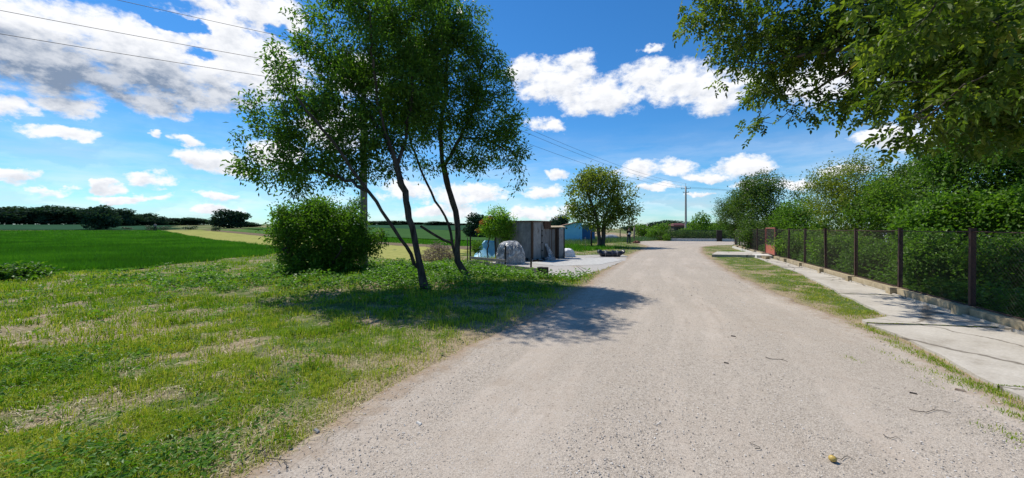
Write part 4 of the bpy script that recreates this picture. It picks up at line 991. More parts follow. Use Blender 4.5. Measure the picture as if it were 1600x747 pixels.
hp = rng.random((9000, 3)) * np.array([15.5, 1.3, 1.45]) - np.array([7.3, .1, 0]); hp[:, 2] *= .75 + .35 * fbm(hp[:, 0], hp[:, 1], .9, 3, 140)
hp[:, :2] = np.stack([hp[:, 0] * u_[0] - hp[:, 1] * u_[1], hp[:, 0] * u_[1] + hp[:, 1] * u_[0] + .1], -1)
obj('foliage', leaves_mesh('foliage', hp, rng.normal(size=hp.shape), rng.normal(size=hp.shape) + [0, -.5, .8], .17, .12), M['leaf_conifer'], hg)
b = MB(); b.tube([u_ * -6.5 + [0, .6, .35], u_ * 0 + [0, .6, .5], u_ * 6.5 + [0, .6, .35]], .03, 5); b.build('stems', M['bark'], hg)
# house with a dark red roof beyond
hs = thing('far_house', 'distant house with a dark red roof low among the trees left of the utility pole', 'house', (41.5, 95, 0))
b = MB(); b.box((0, 0, 1.2), (3.6, 5, 2.6)); b.build('wall', M['bark_grey'], hs)
b = MB(); b.prism([(-2.1, -2.9, 2.2), (2.1, -2.9, 2.2), (2.1, 2.9, 2.2), (-2.1, 2.9, 2.2)], 0, [(-1.2, -.05, 2.9), (1.2, -.05, 2.9), (1.2, .05, 2.9), (-1.2, .05, 2.9)]); b.build('roof', M['roof_red'], hs)
b = MB(); b.box((-.7, -2.53, 1.3), (.9, .08, 1)); b.build('window', M['dark_post'], hs)

# ------------------------------------------------------------------ utility poles and wires
PA = np.array([-5.85, 14.9, 0.]); PB = np.array([29.0, 63.0, 0.])
def upole(label, base, h, mat, arm_dir, r0=.16, r1=.10):
    o = thing('utility_pole', label, 'utility pole', tuple(base), 0, 'utility poles')
    b = MB(); n_ = 8; zz = np.linspace(-.3, h, 9); b.tube([(0.0, 0, z) for z in zz], np.linspace(r0, r1, 9), 10); b.build('post', mat, o, smooth=True)
    b = MB(); a_ = np.array([arm_dir[0], arm_dir[1], 0])
    b.tube([a_ * -.75 + [0, 0, h - .35], a_ * .75 + [0, 0, h - .35]], .04, 6); b.tube([a_ * -.45 + [0, 0, h - 1.0], a_ * .45 + [0, 0, h - 1.0]], .04, 6); b.tube([(0, 0, h - .1), (0, 0, h + .35)], .025, 6)
    b.build('crossarm', M['rust'], o)
    for p_ in (a_ * -.7 + [0, 0, h - .3], a_ * .7 + [0, 0, h - .3], np.array([0, 0, h + .35]), a_ * -.4 + [0, 0, h - .95], a_ * .4 + [0, 0, h - .95]):
        b = MB(); b.tube([p_, p_ + [0, 0, .06], p_ + [0, 0, .1], p_ + [0, 0, .15]], [.035, .05, .035, .045], 8); b.build('insulator', M['ceramic'], o, smooth=True)
    return o
armA = np.array([.75, -.66]); armB = np.array([.8, -.6])
upole('old concrete utility pole hidden in the crown of the leaning trees', PA, 8.0, M['pole_old'], armA)
upole('slim pale utility pole standing at the far end of the road', PB, 8.6, M['pole'], armB, .2, .13)
def cable(p, q, sag, label, rad=.008, g=None):
    u_ = np.linspace(0, 1, 40)[:, None]; P_ = p + (q - p) * u_; P_[:, 2] -= sag * 4 * (u_ * (1 - u_))[:, 0]
    b = MB(); b.tube(P_ - p, rad, 4); o = b.build('power_cable', M['cable'], loc=tuple(p)); return tag(o, label, 'cable', g)
dirL = np.array([-.894, -.45, 0])
tops = [(np.array([*(-armA * .4), 7.15]), 7.05, 'lowest of the three power cables running left out of the leaning trees'),
        (np.array([*(-armA * .7), 7.85]), 7.6, 'middle one of the three power cables running left out of the leaning trees'),
        (np.array([0, 0, 8.5]), 8.6, 'topmost of the three power cables running left out of the leaning trees')]
ends = [W(-300, 2, 9.6), W(-300, -42, 9.6), W(-300, -112, 9.6)]
for (t_, z_, lab), e_ in zip(tops, ends): cable(PA + t_, e_ , .06, lab, .0085, 'power cables left of the trees')
for k_, (oa, ob) in enumerate(((armA * .7, armB * .7), (-armA * .7, -armB * .7), (np.zeros(2), np.zeros(2)))):
    cable(PA + [*oa, 7.85 if k_ < 2 else 8.5], PB + [*ob, 8.45 if k_ < 2 else 9.1], .9, ['power cable on the near side of the run to the far pole', 'power cable on the back side of the run to the far pole', 'power cable joining the very tips of the two utility poles'][k_], .010, 'power cables between the two poles')
for k_, sg in enumerate((1, -1)):
    cable(PB + [*(armB * .7 * sg), 8.45], np.array([75, 66 + sg, 8.6]), .8, ['power cable leaving the far pole to the right, nearer side', 'power cable leaving the far pole to the right, farther side'][k_], .014, 'power cables right of the far pole')

# ------------------------------------------------------------------ shed
def P3(px, py, Y): return W(px, py, Y)
S0 = np.array([.98, 18.5, 0.]); sa = math.atan2(1.25, .97)
sl = unit(np.array([-1.57, 1.2, 0])); sr = unit(np.array([1.2, 1.57, 0]))
shd = thing('shed', 'patched grey sheet-clad shed with a flat roof beside the yard', 'shed', tuple(S0))
LW_, RW_, SH = 2.35, 1.62, 1.94
angL = math.atan2(sl[1], sl[0]); angR = math.atan2(sr[1], sr[0])
def slab(mb, a_, d_, w, z0, z1, th, out, lean=0):
    # a sheet from a_ along unit d_ for w metres, thickness th towards out
    p = [a_, a_ + d_ * w, a_ + d_ * w + out * th, a_ + out * th]
    base = [(q[0], q[1], z0) for q in p]; top = [(q[0] + out[0] * lean, q[1] + out[1] * lean, z1) for q in p]
    if np.cross(p[1][:2] - p[0][:2], p[2][:2] - p[1][:2]) < 0: base = base[::-1]; top = top[::-1]
    mb.prism(base, 0, top)
outL = -sr; outR = -sl     # outward of the left-running and right-running faces
z3 = np.zeros(3)
b = MB(); slab(b, sl * .0, sl, LW_, .0, SH, .06, -outL)
b.build('left_wall', M['grey_sheet'], shd)
for i_, w0 in enumerate((.06, .86, 1.62)):
    b = MB(); slab(b, sl * w0 + outL * .003, sl, .74, .02, 1.42 - .03 * i_, .02, outL); b.build('wall_sheet', M['grey_sheet'], shd)
    b = MB(); slab(b, sl * w0 + outL * .003, sl, .74, 1.44 - .03 * i_, SH - .03, .024, outL); b.build('wall_sheet', M['grey_sheet_light'] if i_ == 1 else M['grey_sheet'], shd)
b = MB(); slab(b, sr * .0, sr, RW_, .0, SH, .06, -outR); b.build('right_wall', M['grey_sheet'], shd)
b = MB(); slab(b, sr * .10 + outR * .003, sr, .66, .02, SH - .02, .02, outR); b.build('wall_sheet', M['grey_sheet_light'], shd)
b = MB(); slab(b, sr * .14 + outR * .025, sr, .40, 1.45, SH - .06, .02, outR); b.build('patch', M['grey_sheet_light'], shd)
dr = MB(); slab(dr, sr * .86 + outR * .003, sr, .62, .03, SH - .22, .035, outR); door = dr.build('door', M['grey_sheet'], shd)
for z_ in (.45, .85, 1.2, 1.45):
    b = MB(); slab(b, sr * .80 + outR * .03, sr, .10, z_, z_ + .06, .03, outR); b.build('hinge', M['dark_post'], shd)
b = MB(); b.box(outL * .02 + outR * .02 + [0, 0, SH / 2], (.09, .09, SH), angR); b.build('corner_post', M['brown_wood'], shd)
b = MB(); slab(b, sr * 1.0 + outR * .04, sr, .62, SH - .36, SH - .02, .05, outR); b.build('lintel_board', M['brown_wood'], shd)
rf = MB(); r4 = [-sl * .12 - sr * .12, sr * (RW_ + .05) - sl * .12, sr * (RW_ + .05) + sl * (LW_ + .1), sl * (LW_ + .1) - sr * .12]
rf.prism([(q[0], q[1], SH + .005) for q in r4], 0, [(q[0], q[1], SH + .045) for q in r4]); rf.build('roof', M['roof_edge'], shd)
b = MB(); slab(b, sr * RW_ , sl, LW_, 0, SH - .01, .05, -sr); b.build('back_wall', M['grey_sheet'], shd)
# low annex
an = thing('annex', 'lower brown and grey lean-to box at the right end of the grey shed', 'shed', (2.0, 20.15, 0))
b = MB(); b.box((.22, .35, .80), (.50, .8, 1.6), .12); b.build('wall', M['brown_wood'], an)
b = MB(); b.box((.03, -.07, .8), (.12, .03, 1.5), .12); b.build('grey_board', M['grey_sheet'], an); b = MB(); b.box((.21, -.05, .8), (.16, .03, 1.52), .12); b.build('grey_board', M['grey_sheet'], an)
b = MB(); b.box((.60, .25, .8), (.30, .7, 1.62), .12); b.build('side_panel', M['grey_sheet_light'], an)
b = MB(); b.box((.40, -.10, .82), (.06, .07, 1.66), .12); b.build('corner_post', M['dark_post'], an); b = MB(); b.box((.77, -.06, .82), (.06, .06, 1.66), .12); b.build('corner_post', M['dark_post'], an)
b = MB(); b.prism([(-.05, -.15, 1.64), (.85, -.1, 1.64), (.80, .8, 1.72), (-.1, .75, 1.72)], .035); b.build('roof', M['kerb'], an)

# draped things: a lumpy closed skin over a superellipsoid, with folds
def lump(name, mat, loc, size, label=None, cat=None, parent=None, seed=1, folds=.06, nu=40, nv=22, sq=.75, rz=0, flat=True, fold_freq=6, group=None):
    th = np.linspace(0, 2 * np.pi, nu, endpoint=False); ph = np.linspace(0, np.pi / 2, nv)
    T_, P_ = np.meshgrid(th, ph)
    sg = lambda v, e: np.sign(v) * np.abs(v) ** e
    x = sg(np.cos(T_), sq) * sg(np.cos(P_), sq * .7); y = sg(np.sin(T_), sq) * sg(np.cos(P_), sq * .7); z = sg(np.sin(P_), .8)
    rid = (1 - np.abs(np.sin(T_ * fold_freq / 2 + fbm(np.cos(T_) * 1.5 + 4, np.sin(T_) * 1.5 + P_, 1, 3, seed) * 9)) * 2) * np.cos(P_ * .8)
    f_ = 1 + folds * (rid + (fbm(np.cos(T_) * 2 + 9, np.sin(T_) * 2 + P_ * 3, 1, 4, seed + 5) - .5) * 1.6)
    x = x * f_ * size[0] / 2; y = y * f_ * size[1] / 2; z = z * size[2] * (1 + (fbm(x * 2 + 5, y * 2, 1.3, 3, seed + 9) - .5) * .3)
    z[0] = -.02; x[0] *= 1.05; y[0] *= 1.05
    ca, sa_ = math.cos(rz), math.sin(rz)
    v = np.stack([x * ca - y * sa_, x * sa_ + y * ca, z], -1).reshape(-1, 3)
    i, j = np.meshgrid(np.arange(nu), np.arange(nv - 1)); k = (j * nu + i).ravel(); k2 = (j * nu + (i + 1) % nu).ravel()
    q = np.stack([k, k2, k2 + nu, k + nu], -1)
    o = obj(name, mesh_np(name, v, q, smooth=True), mat, parent, loc)
    if label: tag(o, label, cat, group)
    return o
bale = lump('wrapped_heap', M['film'], (-.07, 17.15, 0), (1.25, .95, .98), 'heap wrapped in a crinkled translucent plastic sheet in front of the shed', 'plastic sheet', seed=3, folds=.075, sq=.62, fold_freq=15, nu=150, nv=50)
lump('white_sack_heap', M['white_bag'], (2.95, 21.3, 0), (1.15, .8, .46), 'low heap of white sacking on the ground right of the shed', 'sacks', seed=8, folds=.12, fold_freq=9, nu=60)
# leaning plastic sheet
b = MB()
fo_ = []
n_ = 14; us_ = np.linspace(0, 1, n_); vs_ = np.linspace(0, 1, 12); V = []
for side in (0, .012):
    for v_ in vs_:
        for u_ in us_:
            wd = .62 * (1 - v_ * .62); 
            p = sr * (1.02 + u_ * wd + .0) + outR * (.06 + (1 - v_) * .30 + .03 * math.sin(u_ * 19 + v_ * 3) + side) + [0, 0, .01 + v_ * .82]
            V.append(p)
m_ = n_ * 12; Q = []
for j_ in range(11):
    for i_ in range(n_ - 1):
        k_ = j_ * n_ + i_; Q += [[k_, k_ + 1, k_ + n_ + 1, k_ + n_], [m_ + k_ + n_, m_ + k_ + n_ + 1, m_ + k_ + 1, m_ + k_]]
b.add(V, Q); tag(b.build('leaning_sheet', M['film'], smooth=True, loc=tuple(S0)), 'pale plastic sheet leaning against the shed door', 'plastic sheet')
# debris at the foot of the shed
db = thing('debris_heap', 'dark litter of scraps and rags along the foot of the grey shed', 'debris', (1.15, 18.2, 0))
b = MB(); b2_ = MB(); b3_ = MB()
for i_ in range(34):
    s_ = rng.random() * 1.6 - .5; base = (sr * s_ if s_ > 0 else -sl * s_) + outR * (rng.random() * .3) + np.array([-.1, .05, .03])
    tgt = (b, b2_, b3_)[i_ % 3]
    tgt.box(base + [0, 0, rng.random() * .06], (.10 + rng.random() * .2, .06 + rng.random() * .1, .03 + rng.random() * .1), rng.random() * 3, tilt=(rng.random() - .5, rng.random() - .5))
b.build('dark_scraps', M['dark_post'], db); b2_.build('grey_scraps', M['plastic_grey'], db); b3_.build('board_scraps', M['old_wood'], db)
lump('rag_heap', M['plastic_grey'], (1.9, 18.75, 0), (.5, .4, .2), 'small crumpled grey rag at the foot of the leaning plastic sheet', 'rag', seed=12, folds=.15)
# blue tarp, tent-shaped
b = MB()
tx, ty = -1.78, 20.9
n_ = 26; V = []; prof = lambda u: .95 * min(1, u / .35) ** .8 if u < .35 else .95 - .12 * (u - .35)
for r_ in range(9):
    v_ = r_ / 8
    for i_ in range(n_):
        u_ = i_ / (n_ - 1); h_ = prof(u_); 
        V.append((u_ * 1.75, -.45 + .45 * math.sin(v_ * 1.57) + .03 * math.sin(u_ * 23 + v_ * 4) * (1 - v_), h_ * v_))
for i_ in range(n_):
    u_ = i_ / (n_ - 1); V.append((u_ * 1.75, .55, 0.0))
Q = [[j_ * n_ + i_, j_ * n_ + i_ + 1, (j_ + 1) * n_ + i_ + 1, (j_ + 1) * n_ + i_] for j_ in range(9) for i_ in range(n_ - 1)]
b.add(V, Q); tag(b.build('tarpaulin', M['blue_tarp'], smooth=True, loc=(tx - .35, ty, 0)), 'light blue tarpaulin draped behind the little fruit tree', 'tarpaulin')
# black bundle by the road
bk = thing('black_bundle', 'black plastic-wrapped bundle with flared ends lying at the road edge', 'bundle', (5.6, 21.4, 0))
n_ = 26; ss = 16; V = []
for i_ in range(n_):
    u_ = i_ / (n_ - 1) * 2 - 1; r_ = .17 * (1 - .30 * max(0, abs(u_) - .6) / .4) + .05 * sstep(.75, 1, abs(u_)) + .02 * math.sin(u_ * 14)
    lift = .13 * float(sstep(.6, 1.0, abs(u_)))
    for k_ in range(ss):
        a_ = k_ / ss * 6.283; rr = r_ * (1 + .13 * math.sin(a_ * 4 + u_ * 8) + .10 * (rng.random() - .5))
        V.append((u_ * .74, math.cos(a_) * rr * 1.35, .16 + lift + math.sin(a_) * rr * (1.0 - .35 * float(sstep(.8, 1, abs(u_))))))
V += [(-.70, 0, .24), (.70, 0, .24)]
Q = [[i_ * ss + k_, i_ * ss + (k_ + 1) % ss, (i_ + 1) * ss + (k_ + 1) % ss, (i_ + 1) * ss + k_] for i_ in range(n_ - 1) for k_ in range(ss)]
T_ = [[len(V) - 2, (k_ + 1) % ss, k_] for k_ in range(ss)] + [[len(V) - 1, (n_ - 1) * ss + k_, (n_ - 1) * ss + (k_ + 1) % ss] for k_ in range(ss)]
b = MB(); b.add(V, Q, T_); b.build('wrapping', M['black_plastic'], bk, smooth=True)
for x_ in (-.35, .3):
    b = MB(); b.tube([(x_, math.cos(a_) * .245, .17 + math.sin(a_) * .185) for a_ in np.linspace(0, 6.283, 17)], .012, 5)
    b.build('cord', M['plastic_grey'], bk)

# ------------------------------------------------------------------ low board barrier and posts
lf = thing('board_barrier', 'low broken barrier of grey boards on thin posts in front of the yard', 'fence', (-1.9, 16.4, 0))
lo = np.array([-1.9, 16.4, 0]); le = np.array([1.15, 12.75, 0.]); lu = unit(le - lo); lan = math.atan2(lu[1], lu[0]); Lt = np.linalg.norm(le - lo)
for s_, h_ in ((.15, 1.28), (2.55, .95), (4.0, .52)):
    b = MB(); b.tube([lu * s_ + [0, 0, -.1], lu * s_ + [.01, 0, h_]], .035, 6); b.build('post', M['dark_post'], lf)
for s0_, s1_, z_, h_ in ((.1, 2.7, .16, .15), (.3, 2.6, .36, .10), (2.4, 4.75, .12, .22)):
    b = MB(); b.box(lu * ((s0_ + s1_) / 2) + [0, 0, z_] + np.array([-lu[1], lu[0], 0]) * (-.06), (s1_ - s0_, .06, h_), lan + .01); b.build('board', M['old_wood'], lf)
b = MB(); b.box(lu * 4.6 + [0, 0, .14], (.3, .25, .28), lan + .2); b.build('end_block', M['dark_post'], lf)
def stake(px, pb, pt_, label, mat, r=.03, name='stake', lean=0, g='stakes and posts left of the road'):
    p_ = gp(px, pb); h_ = (pb - pt_) / F * p_[1]
    b = MB(); b.tube([(0, 0, -.1), (lean * .5, 0, h_ * .5), (lean, 0, h_)], [r, r, r * .9], 7); o = b.build(name, mat, loc=tuple(p_), smooth=True); return tag(o, label, 'post', g)
stake(730.5, 413, 372, 'thin dark stake standing left of the board barrier', M['dark_post'], .022)
stake(924, 388, 360, 'dark wooden post just left of the roadside walnut trunk', M['dark_post'], .07)
stake(969, 377, 358, 'dark post between the roadside walnut and the person', M['dark_post'], .06)
stake(991, 378, 352, 'pale wooden post right beside the standing person', M['pole_old'], .10)
stake(1011.5, 372, 350, 'pale grey post among the garden shrubs right of the person', M['pole'], .11)
stake(914.5, 391, 370, 'very thin pale stake left of the dark walnut post', M['old_wood'], .012)
stake(866, 386, 378, 'thin stub of a stake behind the shed', M['old_wood'], .015) if False else None

# ------------------------------------------------------------------ brush pile
bp_ = gp(682, 408); bp_[1] += .5
b = MB()
for i_ in range(520):
    a_ = rng.random() * 6.283; r_ = rng.random() ** .6; c_ = np.array([math.cos(a_) * r_ * .85, math.sin(a_) * r_ * .7, 0]); hh = .95 * (1 - r_ ** 2 * .85); c_[2] = .05 + rng.random() ** .7 * hh
    d_ = unit(np.array([rng.normal(), rng.normal(), rng.normal() * .45])); l_ = .22 + rng.random() * .4; mid = rng.normal(size=3) * .05
    pts = np.array([c_ - d_ * l_ / 2, c_ + mid, c_ + d_ * l_ / 2]); pts[:, 2] = np.maximum(pts[:, 2], .02)
    b.tube(pts, [.010, .008, .004], 4, cap=False)
tag(b.build('brush_pile', M['twig'], loc=tuple(bp_)), 'heap of dry cut branches between the two leaning trunks', 'brush pile')

# ------------------------------------------------------------------ blue hut
bh = thing('blue_hut', 'small bright blue hut with a sloping roof beyond the tall grass', 'hut', (5.7, 42, 0))
x0, x1, x2 = 0.0, 2.1, 3.7
b = MB(); b.prism([(x0, 0, 0), (x1, 0, 0), (x1, 2.4, 0), (x0, 2.4, 0)], 0, [(x0, 0, 1.86), (x1, 0, 2.42), (x1, 2.4, 2.42), (x0, 2.4, 1.86)]); b.build('wall', M['blue_wall'], bh)
b = MB(); b.prism([(x1 + .004, .5, 0), (x2, .8, 0), (x2, 2.4, 0), (x1 + .004, 2.4, 0)], 2.0); b.build('shaded_side', M['blue_shaded'], bh)  # side face of the hut, its shade put in by the darker blue
b = MB(); b.prism([(x0 - .4, -.2, 1.80), (x1 + .35, -.2, 2.47), (x1 + .35, 2.6, 2.47), (x0 - .4, 2.6, 1.80)], .07); b.build('roof', M['roof_edge'], bh)
b = MB(); b.prism([(x1, .2, 2.3), (x2 + .5, .5, 2.05), (x2 + .5, 2.6, 2.05), (x1, 2.6, 2.3)], .06); b.build('side_roof', M['brown_wood'], bh)
b = MB(); b.box((.35, -.03, 1.62), (.16, .06, .12)); b.build('vent', M['dark_post'], bh)
lump('pale_cover', M['plastic_grey'], tuple(gp(952, 376)), (2.6, 1.2, .8), 'pale grey covered heap in the grass between the walnut trunk and the person', 'heap', seed=31, folds=.05)
lump('red_heap', M['brick_red'], tuple(gp(995, 380)), (.7, .5, .32), 'small heap of reddish rubble on the verge at the foot of the pale wooden post', 'heap', seed=33, folds=.2)

# ------------------------------------------------------------------ greenhouse behind the shrubs on the right
gh = thing('greenhouse', 'pale bluish plastic greenhouse glimpsed through the shrubs behind the fence', 'greenhouse', (22.6, 17.0, 0), .1)
n_ = 12; ring = [(-3 + 0, 0, 0)]
arc = [(math.cos(a_) * -2.2, 0, .9 + math.sin(a_) * .75) for a_ in np.linspace(0, math.pi, n_)]
pr_ = [(-2.2, 0, 0)] + arc + [(2.2, 0, 0)]
V = [(x_, y_, z_) for y_ in (0, 4.0) for (x_, _, z_) in pr_]; m_ = len(pr_)
b = MB(); b.add(V, [[i_ + 1, i_, m_ + i_, m_ + i_ + 1] for i_ in range(m_ - 1)], [[0, i_, i_ + 1] for i_ in range(1, m_ - 1)] + [[m_, m_ + i_ + 1, m_ + i_] for i_ in range(1, m_ - 1)])
b.build('film_cover', M['greenhouse'], gh)
for y_ in (-.03, 1.35, 2.7, 4.03):
    b = MB(); b.tube([(x_ * 1.012, y_, z_ * 1.012) for (x_, _, z_) in pr_], .03, 5); b.build('hoop', M['plastic_grey'], gh)

# ------------------------------------------------------------------ people
def skin_body(name, verts, edges, rads, mat, parent, sub=1):
    me = bpy.data.meshes.new(name); me.from_pydata([tuple(v) for v in verts], edges, []); o = obj(name, me, mat, parent)
    md = o.modifiers.new('skin', 'SKIN'); md.use_smooth_shade = True
    for v, r_ in zip(me.skin_vertices[0].data, rads): v.radius = (r_, r_) if not hasattr(r_, '__len__') else r_
    me.skin_vertices[0].data[0].use_root = True
    s_ = o.modifiers.new('sub', 'SUBSURF'); s_.levels = sub; s_.render_levels = sub
    return o
def person(label, loc, rz, top, bottom, bend=0, s=1.0, holds=True):
    o = thing('person', label, 'person', tuple(loc), rz); o.scale = (s, s, s)
    # body faces -y; joints: pelvis, spine, chest, neck, head, arms, legs
    B = lambda x, y, z: (x, y - bend * max(0, z - .95) ** 1.2, z)
    v = [B(0, 0, .98), B(0, 0, 1.15), B(0, 0, 1.36), B(0, 0, 1.47), B(0, -.02, 1.56), B(0, -.02, 1.68),
         B(.19, 0, 1.40), B(.25, -.02, 1.13), B(.10, -.24, 1.06), B(.04, -.30, 1.07), B(-.19, 0, 1.40), B(-.25, -.02, 1.13), B(-.10, -.24, 1.06), B(-.04, -.30, 1.07),
         (.10, 0, .90), (.13, -.01, .50), (.14, .02, .09), (.15, -.12, .035), (-.10, 0, .90), (-.12, -.01, .50), (-.13, .02, .09), (-.14, -.12, .035)]
    e = [(0, 1), (1, 2), (2, 3), (3, 4), (4, 5), (2, 6), (6, 7), (7, 8), (8, 9), (2, 10), (10, 11), (11, 12), (12, 13), (0, 14), (14, 15), (15, 16), (16, 17), (0, 18), (18, 19), (19, 20), (20, 21)]
    r_ = [(.15, .11), (.14, .10), (.16, .11), .055, .085, .075, .055, .042, .03, .035, .055, .042, .03, .035, .085, .058, .04, .035, .085, .058, .04, .035]
    body = skin_body('body', v, e, r_, M['skin'], o)
    sv = [v[q] for q in (0, 1, 2, 6, 7, 8, 10, 11, 12)]; sv[3] = v[6]
    tm = skin_body('jacket', [v[0], v[1], v[2], B(0, 0, 1.44), v[6], v[7], B(.14, -.19, 1.07), v[10], v[11], B(-.14, -.19, 1.07)], [(0, 1), (1, 2), (2, 3), (2, 4), (4, 5), (5, 6), (2, 7), (7, 8), (8, 9)],
              [(.19, .14), (.18, .135), (.20, .14), .08, .078, .062, .05, .078, .062, .05], top, o)
    skin_body('trousers', [v[0], v[14], v[15], (v[16][0], .02, .06), v[18], v[19], (v[20][0], .02, .06)], [(0, 1), (1, 2), (2, 3), (0, 4), (4, 5), (5, 6)], [(.18, .135), .11, .08, .065, .11, .08, .065], bottom, o)
    for sx in (1, -1):
        b = MB(); b.prism([(sx * .145 - .055, .09, 0), (sx * .145 - .055, -.19, 0), (sx * .145 + .055, -.19, 0), (sx * .145 + .055, .09, 0)][::1], 0, [(sx * .145 - .045, .08, .10), (sx * .145 - .045, -.12, .07), (sx * .145 + .045, -.12, .07), (sx * .145 + .045, .08, .10)])
        b.build('shoe', M['dark_post'], o)
    h0 = B(0, -.02, 1.68)
    hd = lump('hair', M['hair'], (h0[0], h0[1] + .015, h0[2] - .02), (.20, .23, .12), parent=o, seed=4, folds=.03, nu=20, nv=10)
    # face: nose and eyes
    b = MB(); b.box((h0[0], h0[1] - .085, h0[2] - .05), (.02, .03, .04)); b.build('nose', M['skin'], o)
    for sx in (1, -1):
        b = MB(); b.box((h0[0] + sx * .032, h0[1] - .08, h0[2] - .03), (.02, .012, .01))
        b.build('eye', M['hair'], o)
    return o
pp = gp(982.5, 380.5); pp[2] = float(gz(pp[0], pp[1]))
person('person in dark jacket and trousers standing at the roadside holding something pale at the waist', pp, .25, M['cloth_dark'], M['cloth_blue'], .06, .99)
b = MB(); b.box((0, 0, 0), (.22, .05, .16), .25, tilt=(.1, .3)); tag(b.build('pale_packet', M['paper'], loc=(pp[0] - .05, pp[1] - .36, 1.06)), 'pale packet held at the waist by the standing person', 'packet')
Yw = 92.0; Xw = (242.5 - 800) / F * Yw; zw = float(gz(Xw, Yw))
person('person in a pale mauve top bending over far away at the green field edge', (Xw, Yw, zw + .25), .8, M['cloth_mauve'], M['cloth_dark'], .55, 1.05)

# ------------------------------------------------------------------ ground cover
def blades(name, x, y, h, w, mat, label, cat, lean=.5, rnd=None, z=None, two=True, tone=None):
    n = len(x); z = gz(x, y) if z is None else z
    a_ = rng.random(n) * 6.283; ln = rng.random(n) * lean; la = rng.random(n) * 6.283
    side = np.stack([np.cos(a_), np.sin(a_), np.zeros(n)], -1) * (w / 2)[:, None]
    base = np.stack([x, y, z - .01], -1); dl = np.stack([np.cos(la) * ln, np.sin(la) * ln, np.ones(n)], -1)
    mid = base + np.stack([dl[:, 0] * .35, dl[:, 1] * .35, np.full(n, .62)], -1) * h[:, None]
    tip = base + dl * h[:, None] * np.array([1, 1, .95])
    tip[:, 2] -= ln * h * .35
    if rnd is None: rnd = rng.random(n)
    if two:
        v = np.stack([base - side, base + side, mid + side * .7, mid - side * .7, tip], 1); k = np.arange(n)[:, None] * 5
        me = mesh_np(name, v.reshape(-1, 3), k + [0, 1, 2, 3], k + [3, 2, 4], attrs={'rnd': ('FACE', np.r_[rnd, rnd])})
    else:
        v = np.stack([base - side, base + side, tip], 1); k = np.arange(n)[:, None] * 3
        me = mesh_np(name, v.reshape(-1, 3), None, k + [0, 1, 2], attrs={'rnd': ('FACE', rnd)})
    o = obj(name, me, mat); o['kind'] = 'stuff'; o['label'] = label; o['category'] = cat
    return o
def scatter(n, y0, y1, pw=1.6, xspan=1.5, margin=2.0, x0=None, x1=None):
    u = rng.random(n); a_ = 1 - pw
    y = (y0 ** a_ + u * (y1 ** a_ - y0 ** a_)) ** (1 / a_)
    x = (rng.random(n) * 2 - 1) * (xspan * y + margin)
    return x, y
def is_road(x, y): return road_d(x, y) < 0
def blocked(x, y):
    return in_walk(x, y) | inpoly(x, y, YARD) | inpoly(x, y, PAD)
# -- verge grass
x, y = scatter(1000000, 1.6, 46, 1.75, 1.42, 1.5)
d = road_d(x, y); cv = cval(x, y)
crop_in = inpoly(x, y, CROP)
ok = (d > -.10) & ~blocked(x, y) & ~crop_in & (cv < 10.0 + 55 * (x > -3)) & ~((x < -3) & (cv > 9.8)) & ~((y > 21.5) & (x > FX(y) + .3)) & ~((x > FX(y) + .2))
dens = 1 - .78 * dry_fn(x, y)
tuft = fbm(x, y, 3.2, 3, 51); tuft2 = fbm(x, y, .9, 3, 52)
dens *= sstep(.36, .60, tuft * .62 + tuft2 * .38) * .93 + .07
rverge = (x > ROAD_R(y) - .3) & (y < 21)
dens = np.where(rverge & (y < 6.6), (.02 + dens) * sstep(.56, .66, fbm(x, y, 1.9, 3, 58)), dens)
ok &= rng.random(len(x)) < dens
x, y = x[ok], y[ok]; d = d[ok]; dist = np.hypot(x, y)
lod = np.clip(dist / 3.8, .9, 9)
right = (x > ROAD_R(y) - .3)
hh = (.035 + .055 * rng.random(len(x))) * (.65 + .8 * fbm(x, y, 1.6, 3, 53)) * np.where(right, .45, 1) * (1 + .9 * sstep(.6, .75, fbm(x, y, 2.2, 3, 57)) * ~right) * sstep(-.1, .6, d * .8 + .25) * (1 + .25 * (lod - 1).clip(0, 2))
ww = (.0042 + .003 * rng.random(len(x))) * lod ** .85
dryb = fbm(x, y, .7, 4, 60)
straw_p = sstep(.40, .66, dryb) * .36 + .10 + .14 * sstep(11, 4, dist) + .40 * sstep(.9, .1, d) + np.where(right & (y < 22), .28 + .35 * sstep(.42, .6, fbm(x, y, .8, 3, 59)), 0)
rnd = np.where(rng.random(len(x)) < straw_p, .86 + .14 * rng.random(len(x)), np.clip(.02 + .78 * (rng.random(len(x)) * .75 + (fbm(x, y, 2.4, 3, 61) - .3) * .9), 0, .78))
blades('grass', x, y, hh, ww, M['grass'], 'short patchy green and yellow verge grass either side of the road', 'grass', .9, rnd)
print('grass', len(x))
# -- dead straw lying flat
x, y = scatter(75000, 1.7, 16, 1.6, 1.4, 1)
d = road_d(x, y); dr_ = dry_fn(x, y)
ok = (d > -.12) & ~blocked(x, y) & ~inpoly(x, y, CROP) & (x < FX(y) - .2) & (rng.random(len(x)) < (.25 + .75 * dr_) * np.where((x > 3) & (y < 7), .12, 1))
x, y = x[ok], y[ok]; n = len(x); dist = np.hypot(x, y)
a_ = rng.random(n) * 6.283; pos = np.stack([x, y, gz(x, y) + .008 + rng.random(n) * .02], -1)
dirs = np.stack([np.cos(a_), np.sin(a_), rng.normal(size=n) * .15], -1)
o = obj('straw', leaves_mesh('straw', pos, dirs, np.tile([0, 0, 1.], (n, 1)) + rng.normal(size=(n, 3)) * .2, .05 + .09 * rng.random(n), (.003 + .003 * rng.random(n)) * np.clip(dist / 4, 1, 3)), M['straw'])
o['kind'] = 'stuff'; o['label'] = 'dry dead grass stems lying in the verge'; o['category'] = 'straw'
